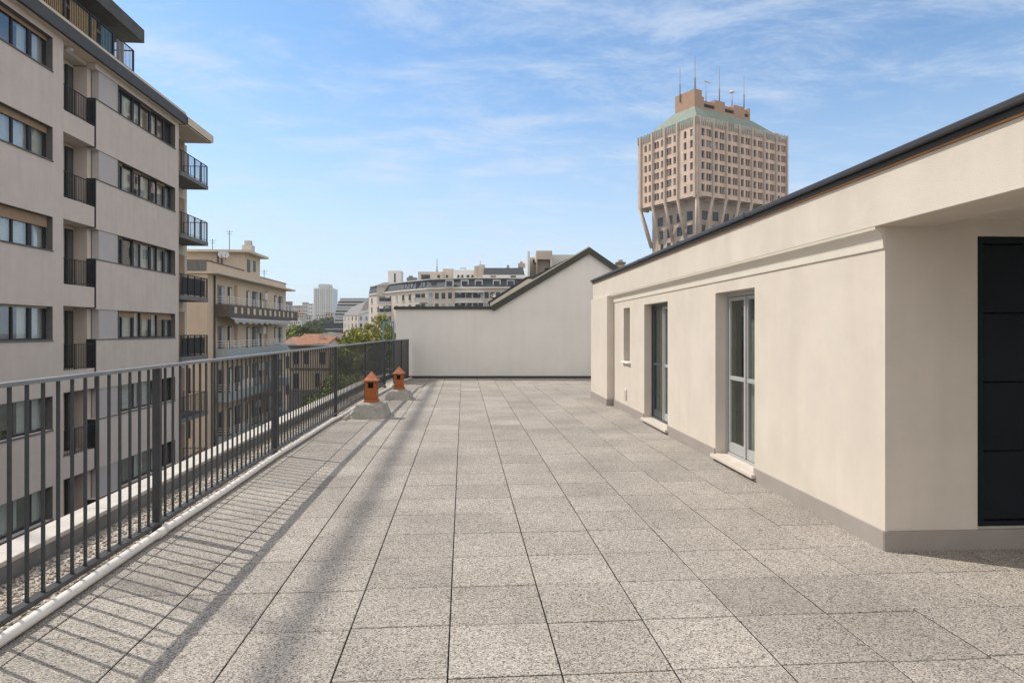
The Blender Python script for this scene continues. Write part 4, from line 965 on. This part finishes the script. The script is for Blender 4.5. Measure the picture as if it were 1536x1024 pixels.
# scattered far city
def far_block(ua, ub, va, d, m, label, rows_=4, cols=4, roofm='roof_grey'):
    t = thing('city_block', label, 'building', (*at((ua + ub) / 2, d), GZ), 0, 'far city blocks on the skyline')
    z1 = zat(va, d); wv = (ub - ua) / 968 * d
    MB().obox((*at(ua, d), GZ), RX, FW, wv, wv * .8, z1 - GZ).build('wall', m, t)
    MB().obox((*at(ua - .2, d - .3), z1 + .01), RX, FW, wv + .4 * d / 968, wv * .8 + .6, .5).build('roof', roofm, t)
    h = 2.9
    for r_ in range(rows_):
        for c in range(cols):
            s = (c + .5) / cols * wv - wv / cols * .25; p = Vector((*at(ua, d), z1 - 2.2 - r_ * h * d / 500 )) + ax * s - bk * .08
            MB().obox(p, RX, FW, wv / cols * .5, .07, 1.5 * d / 500).build('window', 'pane_far', t)
    return t
far_block(453.5, 461, 454, 820, 'city_grey', 'taller grey block left of the skyline tower', 5, 3)
far_block(461, 468.5, 456, 860, 'city_white', 'pale block touching the skyline tower on its left', 5, 3)
far_block(437, 451, 459, 640, 'city_tan', 'tan block with flat roof left of the grey skyline blocks', 4, 5)
far_block(426, 436, 453, 520, 'concrete_dark', 'dark grey block just right of the beige balconies', 4, 4)
far_block(432, 441, 470, 480, 'city_white', 'small white block below the dark grey one', 4, 3)
far_block(443, 455, 471, 430, 'city_beige', 'beige block with red roof among the far houses', 4, 4, 'roof_tile')
far_block(456, 466, 474, 450, 'city_grey', 'low grey block beside the far tree clump', 3, 3)
far_block(474, 486, 474, 470, 'city_white', 'low white house at the foot of the skyline tower', 2, 3, 'roof_tile')
far_block(488, 499, 470, 560, 'city_tan', 'tan house at the foot of the skyline tower', 3, 3, 'roof_tile')
far_block(437, 450, 479, 330, 'city_white', 'white house above the rounded shrubs', 3, 4, 'city_tan')
far_block(541, 556, 449, 520, 'city_tan', 'tan roofs behind the grey pitched roof', 3, 4, 'roof_tile')
far_block(398, 428, 463, 700, 'city_beige', 'wide beige block behind the balcony building', 4, 6)
far_block(1130, 1230, 470, 300, 'city_beige', 'beige block hidden behind the cream house roof', 3, 6) if False else None

# red tiled houses below the railing
def gable_house(u0, u1, d, vr, ve, dep, label, wallm_='city_beige', cross=True):
    t = thing('tiled_house', label, 'house', (*at((u0 + u1) / 2, d), GZ), -YAW)
    zr, ze = zat(vr, d + dep / 2), zat(ve, d); wv = (u1 - u0) / 968 * d; P = Vector((*at(u0, d), 0))
    MB().obox((P.x, P.y, GZ), RX, FW, wv, dep, ze - GZ).build('wall', wallm_, t)
    a = P - ax*.4 - bk*.5; b = P + ax*(wv+.4) - bk*.5; c = b + bk*(dep/2+.5); d_ = a + bk*(dep/2+.5); e = b + bk*(dep+1); f = a + bk*(dep+1)
    Z = lambda p, z: Vector((p.x, p.y, z))
    lo_ = [Z(a, ze+.02), Z(b, ze+.02), Z(c, zr), Z(d_, zr), Z(e, ze+.02), Z(f, ze+.02)]; hi_ = [v_ + Vector((0,0,.14)) for v_ in lo_]
    fix_normals(MB().add(lo_ + hi_, [(6,7,8,9),(9,8,10,11),(0,3,2,1),(3,5,4,2),(0,1,7,6),(5,11,10,4),(0,6,9,3),(3,9,11,5),(1,2,8,7),(2,4,10,8)]).build('roof', 'roof_tile', t))
    fix_normals(MB().prism([(0, ze), (wv, ze), (wv, ze+.02)], P, ax, bk * dep).build('wall_plate', wallm_, t)) if False else None
    for s in (0.0, wv - .25):
        q = P + ax * s; fix_normals(MB().add([Z(q, ze), Z(q + bk*dep, ze), Z(q + bk*dep/2, zr - .02), Z(q + ax*.25, ze), Z(q + ax*.25 + bk*dep, ze), Z(q + ax*.25 + bk*dep/2, zr - .02)], [(0,1,2),(3,5,4),(0,3,4,1),(1,4,5,2),(2,5,3,0)]).build('gable', wallm_, t))
    for k in range(3):
        for r_ in range(2):
            p = P + ax * (wv * (k + .5) / 3 - .45) - bk * .07 + Vector((0, 0, ze - 2.4 - 3 * r_)); MB().obox(p, RX, FW, .9, .06, 1.4).build('window', 'pane_far', t)
    p = P + ax * wv * .7 + bk * dep * .35; 
    MB().obox((p.x, p.y, zr - .9), RX, FW, .5, .5, 1.3).build('chimney', 'city_tan', t)
    return t
h1 = gable_house(424, 484, 74, 506.5, 521, 9, 'red tiled house just below the railing beside the beige building')
h2 = gable_house(446, 500, 92, 502, 514, 9, 'red tiled house behind another tiled roof and beside the trees', 'city_tan')
roofbox(h2, 'roof_wall', 'city_beige', 484, 503, 500, 516, 90, 3); roofbox(h2, 'wall_cap', 'city_white', 483.5, 503.5, 499.4, 499.95, 89.9, 3.2)
h3 = thing('courtyard_house', 'pinkish lower house with curved dark eave seen through the railing', 'house', (*at(455, 52), GZ))
roofbox(h3, 'wall', 'beige', 434, 494, 521, 780, 52, 8); roofbox(h3, 'eave', 'balcony_dark', 432, 496, 518.5, 520.8, 51.5, 9)
roofbox(h3, 'string_course', 'balcony_dark', 434, 494, 552, 555, 51.9, .1); roofbox(h3, 'lower_wall', 'concrete_dark', 433, 495, 585, 780, 51.6, .4)
for (a, b, va, vb) in ((440, 447, 528, 546), (456, 463, 528, 546), (472, 479, 560, 580), (440, 447, 560, 582), (480, 487, 528, 546)): roofbox(h3, 'window', 'pane_far', a, b, va, vb, 51.85, .1)

# ------------------------------------------------------------------ trees
def tree(loc, h, cr, ch_, m, label, seed, n=2600, leaf=.16, group='trees beyond the railing', name='tree', cat='tree', blobs=16, lean=0):
    r_ = random.Random(seed); t = thing(name, label, cat, loc, 0, group)
    x, y, z = loc; cz = z + h - ch_ / 2
    tk = MB(); top = Vector((x + lean, y, z + h * .8))
    tk.tube([(x, y, z), (x + lean*.3, y, z + h*.3), (x + lean*.7, y, z + h*.55), top], [h*.022+.05, h*.017+.04, h*.011+.03, .03], 8)
    bl = []
    for k in range(blobs):
        while True:
            p = Vector((r_.uniform(-1, 1), r_.uniform(-1, 1), r_.uniform(-1, 1)))
            if .25 < p.length < 1: break
        c = Vector((x + lean*.6 + p.x * cr * .8, y + p.y * cr * .8, cz + p.z * ch_ * .42)); bl.append((c, cr * r_.uniform(.24, .42)))
        if k % 2 == 0:
            b0 = Vector((x + lean*.5, y, z + h * r_.uniform(.35, .6))); tk.tube([b0, b0.lerp(c, .55) + Vector((0,0,.15)), c], [.05+h*.006, .04, .015], 5)
    tk.build('trunk', 'bark', t)
    cm_ = MB()
    for k in range(n):
        c, rad = bl[r_.randrange(blobs)]
        v = Vector((r_.gauss(0, 1), r_.gauss(0, 1), r_.gauss(0, 1))).normalized() * rad * (r_.random() ** .4) * 1.08
        p = c + v; a = Vector((r_.gauss(0, 1), r_.gauss(0, 1), r_.gauss(0, .6))).normalized(); b = a.cross(Vector((r_.gauss(0,1), r_.gauss(0,1), r_.gauss(0,1)))).normalized()
        s = leaf * r_.uniform(.6, 1.4); a *= s; b *= s * .55
        cm_.add([p - a, p + b, p + a, p - b], [(0, 1, 2, 3)])
    cm_.build('crown', m, t); return t
def T(u_, d_, v_top, cr, ch_, m, label, seed, **kw):
    p = at(u_, d_); zt = zat(v_top, d_); return tree((*p, GZ), zt - GZ, cr, ch_, m, label, seed, **kw)
T(562, 46, 486, 1.9, 5, 'leaf_yellow', 'yellowing tree rising behind the railing beside the far wall', 1, n=5200, leaf=.13)
T(534, 52, 488, 2.4, 7, 'leaf_green', 'bright green bushy tree in front of the beige four storey house', 2, n=6000, leaf=.14)
T(508, 58, 497, 2.1, 7, 'leaf_green', 'green tree nearest the red tiled roofs', 3, n=4600, leaf=.14)
T(578, 40, 500, 1.8, 6, 'leaf_dark', 'dark green tree seen through the railing beside the steel frame', 4, n=4600, leaf=.13)
T(520, 37, 535, 2.0, 7, 'leaf_green', 'low green tree seen through the railing bars behind the nearer chimney vent', 5, n=5200, leaf=.12)
T(552, 32, 530, 1.9, 8, 'leaf_dark', 'dark leafy tree seen through the railing behind the farther chimney vent', 6, n=5200, leaf=.12)
T(490, 42, 560, 1.7, 6, 'leaf_dark', 'low dark tree in front of the pinkish courtyard house', 8, n=3600, leaf=.12)
T(572, 150, 470, 4.5, 12, 'leaf_yellow', 'tall golden tree in front of the mansard block', 7, n=3600, leaf=.4)
T(586, 160, 478, 4.0, 12, 'leaf_green', 'green tree at the foot of the mansard block', 12, n=3000, leaf=.4)
for i, (u_, d_, vt, cr, lab) in enumerate(((442, 170, 484, 3.2, 'rounded olive tree left of the darker round tree by the far houses'), (458, 165, 484.5, 3.0, 'darker round tree right of the olive one by the far houses'),
      (478, 300, 481, 4.5, 'tree above the black glazed pavilion'), (466, 380, 478, 5, 'tree clump left of the skyline tower foot'), (490, 420, 475, 6, 'tree at the foot of the skyline tower'), (432, 240, 490, 5, 'tree half hidden by the beige balconies'), (452, 260, 489, 5, 'tree behind the two rounded ones'))):
    T(u_, d_, vt, cr, cr * 1.9, 'leaf_dark' if i else 'leaf_green', lab, 20 + i, n=1900, leaf=d_ * .0022, blobs=12, group='trees among the far city')
wd = MB(); rr = random.Random(31)
for k in range(9000):
    u_ = rr.uniform(380, 640); d_ = rr.uniform(430, 1500); p = at(u_, d_); z = GZ + rr.uniform(0, 9 + 3 * math.sin(u_ * .3)); s = d_ * .0035
    a = Vector((rr.gauss(0,1), rr.gauss(0,1), rr.gauss(0,1))).normalized() * s; b = a.cross(Vector((rr.gauss(0,1), rr.gauss(0,1), rr.gauss(0,1)))).normalized() * s * .7; c = Vector((*p, z)); wd.add([c-a, c+b, c+a, c-b], [(0,1,2,3)])
tag(wd.build('distant_woodland', 'leaf_dark'), 'hazy belt of distant trees along the horizon', 'woodland', kind='stuff')

# ------------------------------------------------------------------ haze
hm = bpy.data.materials.new('haze'); hm.use_nodes = True; t = hm.node_tree; t.nodes.clear()
pvn = N(t, 'ShaderNodeVolumePrincipled'); pvn.inputs['Density'].default_value = 0.00024; pvn.inputs['Color'].default_value = (0.93, 0.96, 1, 1); pvn.inputs['Anisotropy'].default_value = 0.1
oo = N(t, 'ShaderNodeOutputMaterial'); t.links.new(pvn.outputs[0], oo.inputs['Volume'])
hb = MB().box(-2510, 2510, -610, 3210, GZ - 1, 95).build('haze', hm); tag(hb, 'thin pale haze over the whole city', 'haze', kind='stuff')
